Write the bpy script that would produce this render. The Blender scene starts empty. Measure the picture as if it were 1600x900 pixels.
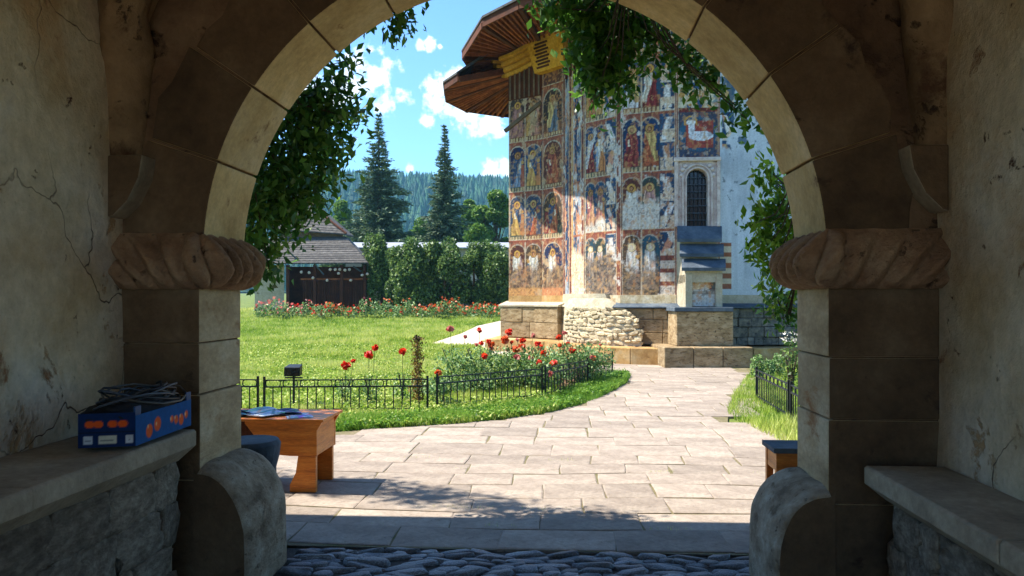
import bpy, bmesh, math, random
import numpy as np
from mathutils import Vector, Matrix, noise as mnoise
random.seed(7); np.random.seed(7)
S = bpy.context.scene
COL = S.collection
PI = math.pi
# ------------------------------------------------------------------ camera, sky, sun, exposure
F = 1200.0; EYE = 1.6; HZ = 467.0; YAW = math.radians(3.81)
RX, RY = math.cos(YAW), math.sin(YAW)
FX, FY = -math.sin(YAW), math.cos(YAW)
def cw(X, d, z=0.0): return Vector((X*RX + d*FX, X*RY + d*FY, z))
def P(px, py, d): return cw((px-800)/F*d, d, EYE-(py-HZ)/F*d)
def G(px, py, z=0.0):
    d = (EYE-z)*F/(py-HZ); return cw((px-800)/F*d, d, z)
def XD(p): return (p[0]*RX+p[1]*RY, p[0]*FX+p[1]*FY)
cam = bpy.data.cameras.new('camera'); camo = bpy.data.objects.new('camera', cam); COL.objects.link(camo)
camo.location = (0, 0, EYE); camo.rotation_euler = (PI/2, 0, YAW)
cam.sensor_width = 36; cam.lens = 27; cam.shift_y = 17/1600; cam.clip_end = 5000; cam.clip_start = 0.05
S.camera = camo
SUN_EL = math.radians(56); SUN_BACK = math.radians(-8)     # sun on the left, a little ahead of the camera
sdir_h = cw(-math.cos(SUN_BACK), -math.sin(SUN_BACK))
sdir = Vector((sdir_h.x*math.cos(SUN_EL), sdir_h.y*math.cos(SUN_EL), math.sin(SUN_EL)))
sl = bpy.data.lights.new('sun', 'SUN'); sl.energy = 5.0; sl.angle = math.radians(0.5); sl.color = (1.0, 0.94, 0.84)
so = bpy.data.objects.new('sun', sl); COL.objects.link(so)
so.rotation_euler = sdir.to_track_quat('Z', 'Y').to_euler(); so.location = (0, 0, 50)
S.view_settings.view_transform = 'Standard'; S.view_settings.look = 'None'
S.view_settings.gamma = 1; S.view_settings.use_curve_mapping = False
S.view_settings.exposure = 1.32
W = bpy.data.worlds.new('World'); S.world = W; W.use_nodes = True
wn, wl = W.node_tree.nodes, W.node_tree.links
wn.clear()
wo = wn.new('ShaderNodeOutputWorld'); bg = wn.new('ShaderNodeBackground'); bg.inputs[1].default_value = 0.125
sky = wn.new('ShaderNodeTexSky'); sky.sky_type = 'NISHITA'; sky.sun_disc = False
sky.sun_elevation = SUN_EL; sky.sun_rotation = math.atan2(sdir.x, sdir.y)
sky.ozone_density = 2.0; sky.air_density = 1.0; sky.dust_density = 0.3; sky.altitude = 600
tc = wn.new('ShaderNodeTexCoord')
def wmath(op, a, b=None, c=None):
    n = wn.new('ShaderNodeMath'); n.operation = op
    for i, v in enumerate((a, b, c)):
        if v is None: continue
        if isinstance(v, (int, float)): n.inputs[i].default_value = v
        else: wl.new(v, n.inputs[i])
    return n.outputs[0]
nz = wn.new('ShaderNodeTexNoise'); nz.inputs['Scale'].default_value = 9; nz.inputs['Detail'].default_value = 8
nz.inputs['Roughness'].default_value = 0.62; wl.new(tc.outputs['Generated'], nz.inputs['Vector'])
clouds = [(548,135,60),(585,120,48),(560,95,40),(520,160,70),(600,160,30),(480,150,80),(430,120,80),
          (628,154,20),(672,71,17),(658,70,10),(688,74,9),
          (690,135,36),(715,130,42),(745,150,50),(770,165,50),(690,160,28),(800,140,60),(840,160,60),(765,195,34),(735,180,30),
          (668,190,14),(772,266,20),(790,262,20),(640,262,10),(1200,60,90),(1300,90,90),(1100,40,70),(250,60,60),(200,110,70)]
acc = None
for (px, py, r) in clouds:
    v = Vector(((px-800)/F, 1.0, -(py-HZ)/F)); rr = r/F/v.length; v.normalize()
    d3 = cw(v.x, v.y, v.z)
    vd = wn.new('ShaderNodeVectorMath'); vd.operation = 'DISTANCE'
    wl.new(tc.outputs['Generated'], vd.inputs[0]); vd.inputs[1].default_value = d3
    q = wmath('MULTIPLY_ADD', vd.outputs['Value'], -1.0/rr, 1.0)
    acc = q if acc is None else wmath('SMOOTH_MAX', acc, q, 0.25)
nz2 = wn.new('ShaderNodeTexNoise'); nz2.inputs['Scale'].default_value = 26; nz2.inputs['Detail'].default_value = 7
nz2.inputs['Roughness'].default_value = 0.65; wl.new(tc.outputs['Generated'], nz2.inputs['Vector'])
cl = wmath('ADD', acc, wmath('MULTIPLY', wmath('SUBTRACT', nz2.outputs[0], 0.5), 2.6))
nz4 = wn.new('ShaderNodeTexNoise'); nz4.inputs['Scale'].default_value = 75; nz4.inputs['Detail'].default_value = 6
wl.new(tc.outputs['Generated'], nz4.inputs['Vector'])
cl = wmath('ADD', cl, wmath('MULTIPLY', wmath('SUBTRACT', nz4.outputs[0], 0.55), 2.2))
cl = wmath('ADD', cl, wmath('MULTIPLY', wmath('SUBTRACT', nz.outputs[0], 0.52), 1.6))
mr = wn.new('ShaderNodeMapRange'); mr.interpolation_type = 'SMOOTHSTEP'
mr.inputs[1].default_value = -0.02; mr.inputs[2].default_value = 0.62; wl.new(cl, mr.inputs[0])
# a fair-weather field of further clouds over the rest of the sky
nz3 = wn.new('ShaderNodeTexNoise'); nz3.inputs['Scale'].default_value = 4.5; nz3.inputs['Detail'].default_value = 9
wl.new(tc.outputs['Generated'], nz3.inputs['Vector'])
mr3 = wn.new('ShaderNodeMapRange'); mr3.interpolation_type = 'SMOOTHSTEP'
mr3.inputs[1].default_value = 0.60; mr3.inputs[2].default_value = 0.75; wl.new(nz3.outputs[0], mr3.inputs[0])
cmask = wmath('MAXIMUM', mr.outputs[0], mr3.outputs[0])
tint = wn.new('ShaderNodeMix'); tint.data_type = 'RGBA'; tint.blend_type = 'MULTIPLY'; tint.inputs[0].default_value = 1
wl.new(sky.outputs[0], tint.inputs[6]); tint.inputs[7].default_value = (0.62, 0.86, 1.06, 1)
cc = wn.new('ShaderNodeMix'); cc.data_type = 'RGBA'
wl.new(cmask, cc.inputs[0])
wl.new(tint.outputs[2], cc.inputs[6])
shade = wn.new('ShaderNodeMix'); shade.data_type = 'RGBA'
wl.new(nz2.outputs[0], shade.inputs[0]); shade.inputs[6].default_value = (3.6, 4.3, 5.0, 1); shade.inputs[7].default_value = (5.8, 6.0, 6.2, 1)
wl.new(shade.outputs[2], cc.inputs[7])
wl.new(cc.outputs[2], bg.inputs[0]); wl.new(bg.outputs[0], wo.inputs[0])

# ------------------------------------------------------------------ helpers
def lin(c):
    return tuple(((v/255)/12.92 if v <= 10 else (((v/255)+0.055)/1.055)**2.4) for v in c)
def L4(c): return (*lin(c), 1)
class MB:
    def __init__(s): s.v = []; s.f = []
    def add(s, vs, fs):
        o = len(s.v); s.v += [tuple(x) for x in vs]; s.f += [tuple(i+o for i in f) for f in fs]
    def hexa(s, p):
        s.add(p, [(3,2,1,0),(4,5,6,7),(0,1,5,4),(1,2,6,5),(2,3,7,6),(3,0,4,7)])
    def box(s, x0, x1, y0, y1, z0, z1):
        s.hexa([(x0,y0,z0),(x1,y0,z0),(x1,y1,z0),(x0,y1,z0),(x0,y0,z1),(x1,y0,z1),(x1,y1,z1),(x0,y1,z1)])
    def beam(s, a, b, w, h, up=(0,0,1)):
        a, b = Vector(a), Vector(b); d = (b-a).normalized(); side = d.cross(Vector(up))
        if side.length < 1e-4: side = Vector((1,0,0))
        side.normalize(); u = side.cross(d)
        s.hexa([a-side*w/2-u*h/2, a+side*w/2-u*h/2, b+side*w/2-u*h/2, b-side*w/2-u*h/2,
                a-side*w/2+u*h/2, a+side*w/2+u*h/2, b+side*w/2+u*h/2, b-side*w/2+u*h/2])
    def tube(s, pts, r, n=6, cap=True):
        pts = [Vector(p) for p in pts]; rs = r if isinstance(r, (list, tuple)) else [r]*len(pts)
        o = len(s.v); prev = Vector((0.3, 0.9, 0.2))
        for i, p in enumerate(pts):
            t = (pts[min(i+1, len(pts)-1)]-pts[max(i-1, 0)]).normalized()
            a = prev - t*prev.dot(t)
            if a.length < 1e-3: a = Vector((1,0,0)) - t*t.x
            a.normalize(); prev = a; b = t.cross(a)
            for k in range(n):
                an = 2*PI*k/n; s.v.append(tuple(p+(a*math.cos(an)+b*math.sin(an))*rs[i]))
        for i in range(len(pts)-1):
            for k in range(n):
                k2 = (k+1) % n; s.f.append((o+i*n+k, o+i*n+k2, o+(i+1)*n+k2, o+(i+1)*n+k))
        if cap:
            s.f.append(tuple(o+k for k in reversed(range(n)))); s.f.append(tuple(o+(len(pts)-1)*n+k for k in range(n)))
    def prism(s, poly, z0, z1):
        n = len(poly); o = len(s.v)
        s.v += [(p[0], p[1], z0) for p in poly]+[(p[0], p[1], z1) for p in poly]
        s.f.append(tuple(o+i for i in reversed(range(n)))); s.f.append(tuple(o+n+i for i in range(n)))
        for i in range(n): j = (i+1) % n; s.f.append((o+i, o+j, o+n+j, o+n+i))
    def extrude(s, pts, vec):
        """closed 3-D outline pushed along vec"""
        n = len(pts); o = len(s.v); v = Vector(vec)
        s.v += [tuple(Vector(p)) for p in pts]+[tuple(Vector(p)+v) for p in pts]
        s.f.append(tuple(o+i for i in reversed(range(n)))); s.f.append(tuple(o+n+i for i in range(n)))
        for i in range(n): j = (i+1) % n; s.f.append((o+i, o+j, o+n+j, o+n+i))
    def mesh(s, name, bevel=0, smooth=False, seg=2):
        m = bpy.data.meshes.new(name); m.from_pydata(s.v, [], s.f)
        bm = bmesh.new(); bm.from_mesh(m)
        bmesh.ops.recalc_face_normals(bm, faces=bm.faces)
        if bevel: bmesh.ops.bevel(bm, geom=bm.edges[:]+bm.verts[:], offset=bevel, segments=seg, affect='EDGES', profile=0.6, clamp_overlap=True)
        bm.to_mesh(m); bm.free()
        if smooth: m.polygons.foreach_set('use_smooth', [True]*len(m.polygons))
        return m
    def build(s, name, mt, parent=None, **k):
        kind = k.pop('kind', None); m = s.mesh(name, **k); return link(name, m, mt, parent, kind)
def link(name, m, mt, parent=None, kind=None):
    if mt is not None and len(m.materials) == 0: m.materials.append(mt)
    o = bpy.data.objects.new(name, m); COL.objects.link(o)
    if parent:
        o.parent = parent
        if parent.type == 'EMPTY' or True: o.matrix_parent_inverse = Matrix.Translation(-wloc(parent)) if wloc(parent).length else Matrix()
    if kind: o['kind'] = kind
    return o
def wloc(o):
    p = Vector(o.location) if not o.parent else Vector((0,0,0))
    if o.parent: return wloc(o.parent) if False else Vector((0,0,0))
    return p
def thing(name, label, cat, loc=(0,0,0), group=None):
    o = bpy.data.objects.new(name, None); COL.objects.link(o); o.location = loc
    o['label'] = label; o['category'] = cat
    if group: o['group'] = group
    return o
def tag(o, label=None, cat=None, group=None, kind=None):
    if label: o['label'] = label
    if cat: o['category'] = cat
    if group: o['group'] = group
    if kind: o['kind'] = kind
    return o
def copy_tree(o, parent=None):
    c = o.copy(); COL.objects.link(c)
    if parent: c.parent = parent
    for ch in list(o.children): copy_tree(ch, c)
    return c
def fbm2(x, y, seed=0, octs=4):
    """vectorised value noise, 0..1"""
    out = np.zeros_like(x, dtype=float); amp = 1; tot = 0
    rs = np.random.RandomState(seed); T = rs.rand(64, 64)
    for k in range(octs):
        xf = x*(2**k)+k*17.3; yf = y*(2**k)+k*9.1
        xi = np.floor(xf).astype(int); yi = np.floor(yf).astype(int); u = xf-xi; v = yf-yi
        u = u*u*(3-2*u); v = v*v*(3-2*v)
        a = T[xi % 64, yi % 64]; b = T[(xi+1) % 64, yi % 64]; c = T[xi % 64, (yi+1) % 64]; d = T[(xi+1) % 64, (yi+1) % 64]
        out += amp*((a*(1-u)+b*u)*(1-v)+(c*(1-u)+d*u)*v); tot += amp; amp *= 0.5
    return out/tot
def sst(a, b, x): t = np.clip((x-a)/(b-a), 0, 1); return t*t*(3-2*t)

# ------------------------------------------------------------------ materials
def newmat(name):
    m = bpy.data.materials.new(name); m.use_nodes = True
    nt = m.node_tree; b = nt.nodes['Principled BSDF']; return m, nt, b
def stone(name, cols, scale=4, rough=0.9, bump=0.4, bscale=30, rnd=0.25, spots=None, cracks=None, spec=0.3, coord='Object', stretch=None):
    m, nt, b = newmat(name); n, l = nt.nodes, nt.links
    tcn = n.new('ShaderNodeTexCoord'); vec = tcn.outputs[coord]
    if stretch:
        mp = n.new('ShaderNodeMapping'); mp.inputs['Scale'].default_value = stretch; l.new(vec, mp.inputs[0]); vec = mp.outputs[0]
    t = n.new('ShaderNodeTexNoise'); t.inputs['Scale'].default_value = scale; t.inputs['Detail'].default_value = 7; t.inputs['Roughness'].default_value = 0.65
    l.new(vec, t.inputs['Vector'])
    r = n.new('ShaderNodeValToRGB'); e = r.color_ramp.elements
    k = len(cols)
    e[0].position = 0.32; e[0].color = L4(cols[0]); e[1].position = 0.68; e[1].color = L4(cols[-1])
    for i in range(1, k-1):
        x = e.new(0.32+0.36*i/(k-1)); x.color = L4(cols[i])
    l.new(t.outputs[0], r.inputs[0]); colo = r.outputs[0]
    t2 = n.new('ShaderNodeTexNoise'); t2.inputs['Scale'].default_value = bscale; t2.inputs['Detail'].default_value = 6; l.new(vec, t2.inputs['Vector'])
    t2.inputs['Roughness'].default_value = 0.7
    mx = n.new('ShaderNodeMix'); mx.data_type = 'RGBA'; mx.blend_type = 'MULTIPLY'; mx.inputs[0].default_value = 0.55
    mr_ = n.new('ShaderNodeMapRange'); mr_.inputs[1].default_value = 0.3; mr_.inputs[2].default_value = 0.7; mr_.inputs[3].default_value = 0.55; mr_.inputs[4].default_value = 1.15
    l.new(t2.outputs[0], mr_.inputs[0]); l.new(colo, mx.inputs[6]); l.new(mr_.outputs[0], mx.inputs[7]); colo = mx.outputs[2]
    if rnd:
        oi = n.new('ShaderNodeObjectInfo'); hs = n.new('ShaderNodeMapRange'); hs.inputs[3].default_value = 1-rnd; hs.inputs[4].default_value = 1+rnd*0.5
        l.new(oi.outputs['Random'], hs.inputs[0]); m2 = n.new('ShaderNodeMix'); m2.data_type = 'RGBA'; m2.blend_type = 'MULTIPLY'; m2.inputs[0].default_value = 1
        l.new(colo, m2.inputs[6]); l.new(hs.outputs[0], m2.inputs[7]); colo = m2.outputs[2]
    hgt = t2.outputs[0]
    if spots:
        for (sc, th, wd, c) in spots:
            t3 = n.new('ShaderNodeTexNoise'); t3.inputs['Scale'].default_value = sc; t3.inputs['Detail'].default_value = 8; t3.inputs['Roughness'].default_value = 0.7
            t3.inputs['Distortion'].default_value = 0.3
            l.new(vec, t3.inputs['Vector']); m3 = n.new('ShaderNodeMapRange'); m3.inputs[1].default_value = th; m3.inputs[2].default_value = th+wd
            l.new(t3.outputs[0], m3.inputs[0]); m4 = n.new('ShaderNodeMix'); m4.data_type = 'RGBA'; l.new(m3.outputs[0], m4.inputs[0])
            l.new(colo, m4.inputs[6]); m4.inputs[7].default_value = L4(c); colo = m4.outputs[2]
            mh = n.new('ShaderNodeMath'); mh.operation = 'MULTIPLY_ADD'; l.new(m3.outputs[0], mh.inputs[0]); mh.inputs[1].default_value = -0.5; l.new(hgt, mh.inputs[2]); hgt = mh.outputs[0]
    if cracks:
        sc, wd, c = cracks
        tn = n.new('ShaderNodeTexNoise'); tn.inputs['Scale'].default_value = sc*1.5; tn.inputs['Detail'].default_value = 5; l.new(vec, tn.inputs['Vector'])
        va = n.new('ShaderNodeVectorMath'); va.operation = 'MULTIPLY_ADD'; l.new(tn.outputs[1], va.inputs[0]); va.inputs[1].default_value = (0.9/sc,)*3; l.new(vec, va.inputs[2])
        vo = n.new('ShaderNodeTexVoronoi'); vo.feature = 'DISTANCE_TO_EDGE'; vo.inputs['Scale'].default_value = sc; l.new(va.outputs[0], vo.inputs['Vector'])
        m5 = n.new('ShaderNodeMapRange'); m5.inputs[1].default_value = 0; m5.inputs[2].default_value = wd; m5.inputs[3].default_value = 1; m5.inputs[4].default_value = 0
        l.new(vo.outputs['Distance'], m5.inputs[0])
        # only some stretches of the pattern are open cracks
        tn2 = n.new('ShaderNodeTexNoise'); tn2.inputs['Scale'].default_value = sc*0.8; l.new(vec, tn2.inputs['Vector'])
        m6 = n.new('ShaderNodeMapRange'); m6.inputs[1].default_value = 0.49; m6.inputs[2].default_value = 0.56; l.new(tn2.outputs[0], m6.inputs[0])
        mm = n.new('ShaderNodeMath'); mm.operation = 'MULTIPLY'; l.new(m5.outputs[0], mm.inputs[0]); l.new(m6.outputs[0], mm.inputs[1])
        m7 = n.new('ShaderNodeMix'); m7.data_type = 'RGBA'; l.new(mm.outputs[0], m7.inputs[0]); l.new(colo, m7.inputs[6]); m7.inputs[7].default_value = L4(c); colo = m7.outputs[2]
        mh = n.new('ShaderNodeMath'); mh.operation = 'MULTIPLY_ADD'; l.new(mm.outputs[0], mh.inputs[0]); mh.inputs[1].default_value = -0.6; l.new(hgt, mh.inputs[2]); hgt = mh.outputs[0]
    l.new(colo, b.inputs['Base Color']); b.inputs['Roughness'].default_value = rough; b.inputs['Specular IOR Level'].default_value = spec
    bp = n.new('ShaderNodeBump'); bp.inputs['Strength'].default_value = bump; bp.inputs['Distance'].default_value = 0.02
    l.new(hgt, bp.inputs['Height']); l.new(bp.outputs[0], b.inputs['Normal'])
    return m
def leafmat(name, cols, trans=0.35, rough=0.5, vc=True):
    m, nt, b = newmat(name); n, l = nt.nodes, nt.links
    if vc:
        at = n.new('ShaderNodeAttribute'); at.attribute_name = 'rnd'; src = at.outputs['Fac']
    else:
        t = n.new('ShaderNodeTexNoise'); t.inputs['Scale'].default_value = 3; tcn = n.new('ShaderNodeTexCoord'); l.new(tcn.outputs['Object'], t.inputs[0]); src = t.outputs[0]
    r = n.new('ShaderNodeValToRGB'); e = r.color_ramp.elements
    e[0].position = 0; e[0].color = L4(cols[0]); e[1].position = 1; e[1].color = L4(cols[-1])
    for i in range(1, len(cols)-1): x = e.new(i/(len(cols)-1)); x.color = L4(cols[i])
    l.new(src, r.inputs[0]); l.new(r.outputs[0], b.inputs['Base Color']); b.inputs['Roughness'].default_value = rough
    b.inputs['Specular IOR Level'].default_value = 0.35
    tr = n.new('ShaderNodeBsdfTranslucent'); l.new(r.outputs[0], tr.inputs[0]); ms = n.new('ShaderNodeMixShader'); ms.inputs[0].default_value = trans
    l.new(b.outputs[0], ms.inputs[1]); l.new(tr.outputs[0], ms.inputs[2]); l.new(ms.outputs[0], n['Material Output'].inputs[0])
    return m
def plain(name, c, rough=0.6, metal=0, spec=0.4):
    m, nt, b = newmat(name); n, l = nt.nodes, nt.links
    t = n.new('ShaderNodeTexNoise'); t.inputs['Scale'].default_value = 25; t.inputs['Detail'].default_value = 5; tcn = n.new('ShaderNodeTexCoord'); l.new(tcn.outputs['Object'], t.inputs[0])
    r = n.new('ShaderNodeValToRGB'); e = r.color_ramp.elements; lc = lin(c)
    e[0].position = 0.3; e[0].color = (*[v*0.75 for v in lc], 1); e[1].position = 0.7; e[1].color = (*[min(1, v*1.15) for v in lc], 1)
    l.new(t.outputs[0], r.inputs[0]); l.new(r.outputs[0], b.inputs[0])
    b.inputs['Roughness'].default_value = rough; b.inputs['Metallic'].default_value = metal; b.inputs['Specular IOR Level'].default_value = spec
    return m
def vcmat(name, rough=0.85, attr='Col', bump=0.3, bscale=25, dirt=True):
    m, nt, b = newmat(name); n, l = nt.nodes, nt.links
    at = n.new('ShaderNodeAttribute'); at.attribute_name = attr; tcn = n.new('ShaderNodeTexCoord')
    t = n.new('ShaderNodeTexNoise'); t.inputs['Scale'].default_value = bscale; t.inputs['Detail'].default_value = 6; t.inputs['Roughness'].default_value = 0.7; l.new(tcn.outputs['Object'], t.inputs[0])
    mx = n.new('ShaderNodeMix'); mx.data_type = 'RGBA'; mx.blend_type = 'MULTIPLY'; mx.inputs[0].default_value = 0.6
    r = n.new('ShaderNodeMapRange'); r.inputs[1].default_value = 0.3; r.inputs[2].default_value = 0.7; r.inputs[3].default_value = 0.65; r.inputs[4].default_value = 1.2
    l.new(t.outputs[0], r.inputs[0]); l.new(at.outputs['Color'], mx.inputs[6]); l.new(r.outputs[0], mx.inputs[7]); l.new(mx.outputs[2], b.inputs[0])
    b.inputs['Roughness'].default_value = rough; b.inputs['Specular IOR Level'].default_value = 0.25
    bp = n.new('ShaderNodeBump'); bp.inputs['Strength'].default_value = bump; bp.inputs['Distance'].default_value = 0.02; l.new(t.outputs[0], bp.inputs['Height']); l.new(bp.outputs[0], b.inputs['Normal'])
    return m
M = {}
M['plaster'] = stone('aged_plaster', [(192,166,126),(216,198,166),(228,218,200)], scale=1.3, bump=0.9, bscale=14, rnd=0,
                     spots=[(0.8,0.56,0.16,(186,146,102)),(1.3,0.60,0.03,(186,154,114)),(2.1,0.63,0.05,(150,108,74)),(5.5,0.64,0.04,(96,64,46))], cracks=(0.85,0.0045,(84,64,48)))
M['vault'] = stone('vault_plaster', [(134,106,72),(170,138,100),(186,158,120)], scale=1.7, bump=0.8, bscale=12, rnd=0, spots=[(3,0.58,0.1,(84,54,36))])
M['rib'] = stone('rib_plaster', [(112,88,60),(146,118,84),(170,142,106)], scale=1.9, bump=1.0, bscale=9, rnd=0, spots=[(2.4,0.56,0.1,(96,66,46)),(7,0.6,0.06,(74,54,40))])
M['arch_plaster'] = stone('brown_plaster', [(84,62,44),(110,84,60),(134,108,80)], scale=1.9, bump=1.0, bscale=10, rnd=0, spots=[(3,0.56,0.1,(76,54,40)),(7,0.6,0.06,(60,42,32))])  # arch wall plaster, a darker brown than the vault
M['facade'] = stone('facade_render', [(170,160,145),(190,182,168)], scale=1.2, bump=0.4, bscale=14, rnd=0)
M['ashlar'] = stone('gate_ashlar', [(178,148,96),(204,176,122),(218,194,148)], scale=2.2, bump=0.45, bscale=26, rnd=0.16, spots=[(3.3,0.62,0.08,(112,80,48))])
M['shade_face'] = stone('shaded_ashlar', [(80,62,44),(104,82,58),(124,102,76)], scale=2.2, bump=0.5, bscale=22, rnd=0.2, spots=[(3.3,0.62,0.08,(60,44,32))])  # gate ashlar darkened: shade of the inward faces put into the colour
M['pier'] = stone('pier_ashlar', [(160,136,100),(188,164,126),(204,186,152)], scale=2.6, bump=0.6, bscale=22, rnd=0.12, spots=[(2.5,0.6,0.1,(150,108,66))], stretch=(1,1,1.8))
M['capital'] = stone('carved_stone', [(124,92,66),(158,122,90),(180,148,114)], scale=4, bump=0.9, bscale=34, rnd=0, spots=[(9,0.6,0.06,(92,66,48))])
M['boss'] = stone('worn_granite', [(124,108,86),(160,144,120),(188,176,154)], scale=6, bump=1.0, bscale=26, rnd=0, spots=[(7,0.58,0.10,(118,104,84)),(22,0.62,0.05,(96,84,68))], stretch=(1,1,1.3))
M['slab_grey'] = stone('bench_stone', [(138,126,106),(166,152,128),(186,172,146)], scale=3, bump=0.4, bscale=28, rnd=0.1)
M['rubble_dark'] = stone('bench_rubble', [(112,100,82),(152,138,118),(190,176,152)], scale=5, bump=1.2, bscale=12, rnd=0.3)
M['paving'] = stone('paving_sandstone', [(138,124,110),(156,142,128),(172,158,142)], scale=3.0, bump=0.5, bscale=22, rnd=0.2, spots=[(1.2,0.58,0.14,(132,116,98)),(4,0.62,0.08,(128,118,98)),(9,0.64,0.04,(104,92,76)),(30,0.66,0.05,(96,84,68))], coord='Object')
M['joint'] = stone('joint_moss', [(92,92,50),(118,108,78),(140,126,102)], scale=5, bump=0.6, bscale=60, rnd=0)
M['cobble'] = stone('river_cobble', [(70,74,82),(118,124,130),(186,192,196)], scale=8, bump=0.4, bscale=40, rnd=0.6, rough=0.38, spec=0.6)
M['cobble_bed'] = stone('cobble_mortar', [(62,60,58),(96,92,86)], scale=8, bump=0.8, bscale=50, rnd=0)
M['church_block'] = stone('church_block', [(126,104,72),(160,136,100),(184,162,128)], scale=3.5, bump=0.7, bscale=16, rnd=0.2, spots=[(5,0.56,0.08,(112,88,58)),(9,0.6,0.05,(88,72,54))], stretch=(1,1,2.4))
M['church_grey'] = stone('church_grey_stone', [(84,84,80),(118,114,104),(146,136,118)], scale=6, bump=1.0, bscale=12, rnd=0.4, spots=[(7,0.58,0.05,(62,62,62))])
M['church_rubble'] = stone('church_rubble', [(176,150,108),(210,190,152),(228,216,190)], scale=6, bump=0.8, bscale=20, rnd=0.35)
M['mortar'] = stone('lime_mortar', [(170,156,128),(196,184,160)], scale=6, bump=0.8, bscale=30, rnd=0)
M['slate'] = stone('slate_slab', [(62,72,82),(84,94,104),(104,112,118)], scale=3, bump=0.5, bscale=18, rnd=0.15, spots=[(6,0.62,0.06,(120,116,100))])
M['kerb'] = stone('kerb_stone', [(156,116,66),(188,148,92),(200,170,124)], scale=3, bump=0.6, bscale=18, rnd=0.2, spots=[(8,0.62,0.05,(96,62,36))])
M['wood'] = stone('orange_wood', [(176,92,24),(214,122,36),(226,142,56)], scale=2.5, bump=0.15, bscale=20, rnd=0.08, rough=0.45, spec=0.4, stretch=(1,1,9))
M['eave_wood'] = stone('eave_boards', [(104,56,28),(152,84,42),(182,112,62)], scale=3, bump=0.3, bscale=14, rnd=0.35)
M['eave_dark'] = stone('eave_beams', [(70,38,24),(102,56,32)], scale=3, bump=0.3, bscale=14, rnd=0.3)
M['old_wood'] = stone('grey_wood', [(92,78,62),(134,112,84)], scale=4, bump=0.4, bscale=20, rnd=0.25)
M['shingle'] = stone('roof_shingle', [(66,62,60),(88,84,80),(108,104,98)], scale=5, bump=0.5, bscale=20, rnd=0.4)
M['yellow'] = stone('ochre_plaster', [(182,128,32),(206,152,48),(218,168,74)], scale=4, bump=0.3, bscale=16, rnd=0.1)
M['white_roof'] = stone('pale_roof', [(140,144,152),(164,168,176)], scale=3, bump=0.2, bscale=20, rnd=0)
M['soil'] = stone('lawn_soil', [(72,88,36),(96,112,44),(122,130,62)], scale=3, bump=0.8, bscale=40, rnd=0)
M['earth'] = stone('bed_earth', [(92,66,46),(124,92,66)], scale=4, bump=1, bscale=30, rnd=0)
M['palepath'] = stone('pale_paving', [(176,164,146),(196,184,166)], scale=2, bump=0.4, bscale=20, rnd=0, cracks=(1.3,0.02,(140,128,100)))
M['iron'] = plain('black_iron', (28,34,38), 0.5, 0.2)
M['black'] = plain('black_fabric', (26,27,32), 0.8)
M['glass'] = plain('dark_glass', (18,24,30), 0.15, 0, 0.6)
M['bark'] = stone('bark', [(60,48,38),(92,76,60)], scale=6, bump=0.8, bscale=20, rnd=0)
M['hill'] = stone('hill_ground', [(28,48,30),(44,70,40)], scale=0.02, bump=0, rnd=0)
M['fresco'] = vcmat('fresco')
M['print'] = vcmat('printed_card', rough=0.85, bump=0.02)
M['grass'] = leafmat('grass_blades', [(92,126,36),(134,164,52),(174,190,84),(206,208,126)], 0.4, 0.5)
M['grass_deep'] = leafmat('long_grass', [(62,102,28),(96,140,44),(140,172,66)], 0.45)
M['spruce'] = leafmat('spruce_needles', [(50,70,56),(80,102,74),(120,138,92)], 0.1, 0.6)
M['forest'] = leafmat('forest_trees', [(18,52,40),(34,76,54),(66,106,66)], 0.0, 0.8)
M['bush'] = leafmat('bush_leaves', [(46,74,34),(84,112,50),(138,160,84)], 0.3)
M['tree'] = leafmat('tree_leaves', [(58,92,34),(88,124,44),(122,150,60)], 0.35)
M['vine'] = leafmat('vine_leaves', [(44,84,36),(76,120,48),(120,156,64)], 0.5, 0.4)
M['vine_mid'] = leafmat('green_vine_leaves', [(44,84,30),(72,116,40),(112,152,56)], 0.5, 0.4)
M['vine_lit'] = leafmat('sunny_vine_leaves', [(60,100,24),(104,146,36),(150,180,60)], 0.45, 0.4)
M['rose_leaf'] = leafmat('rose_leaves', [(62,98,46),(106,142,74),(168,188,130)], 0.3)
M['red'] = leafmat('rose_red', [(190,24,16),(226,46,22),(238,92,50)], 0.35)
M['pink'] = leafmat('rose_pink', [(190,80,80),(214,120,110),(226,160,140)], 0.3)
M['orange'] = leafmat('rose_orange', [(196,60,20),(222,96,40),(226,130,80)], 0.3)
M['hot'] = leafmat('dried_flower', [(96,80,30),(140,110,50),(150,130,60)], 0.2)

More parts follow.
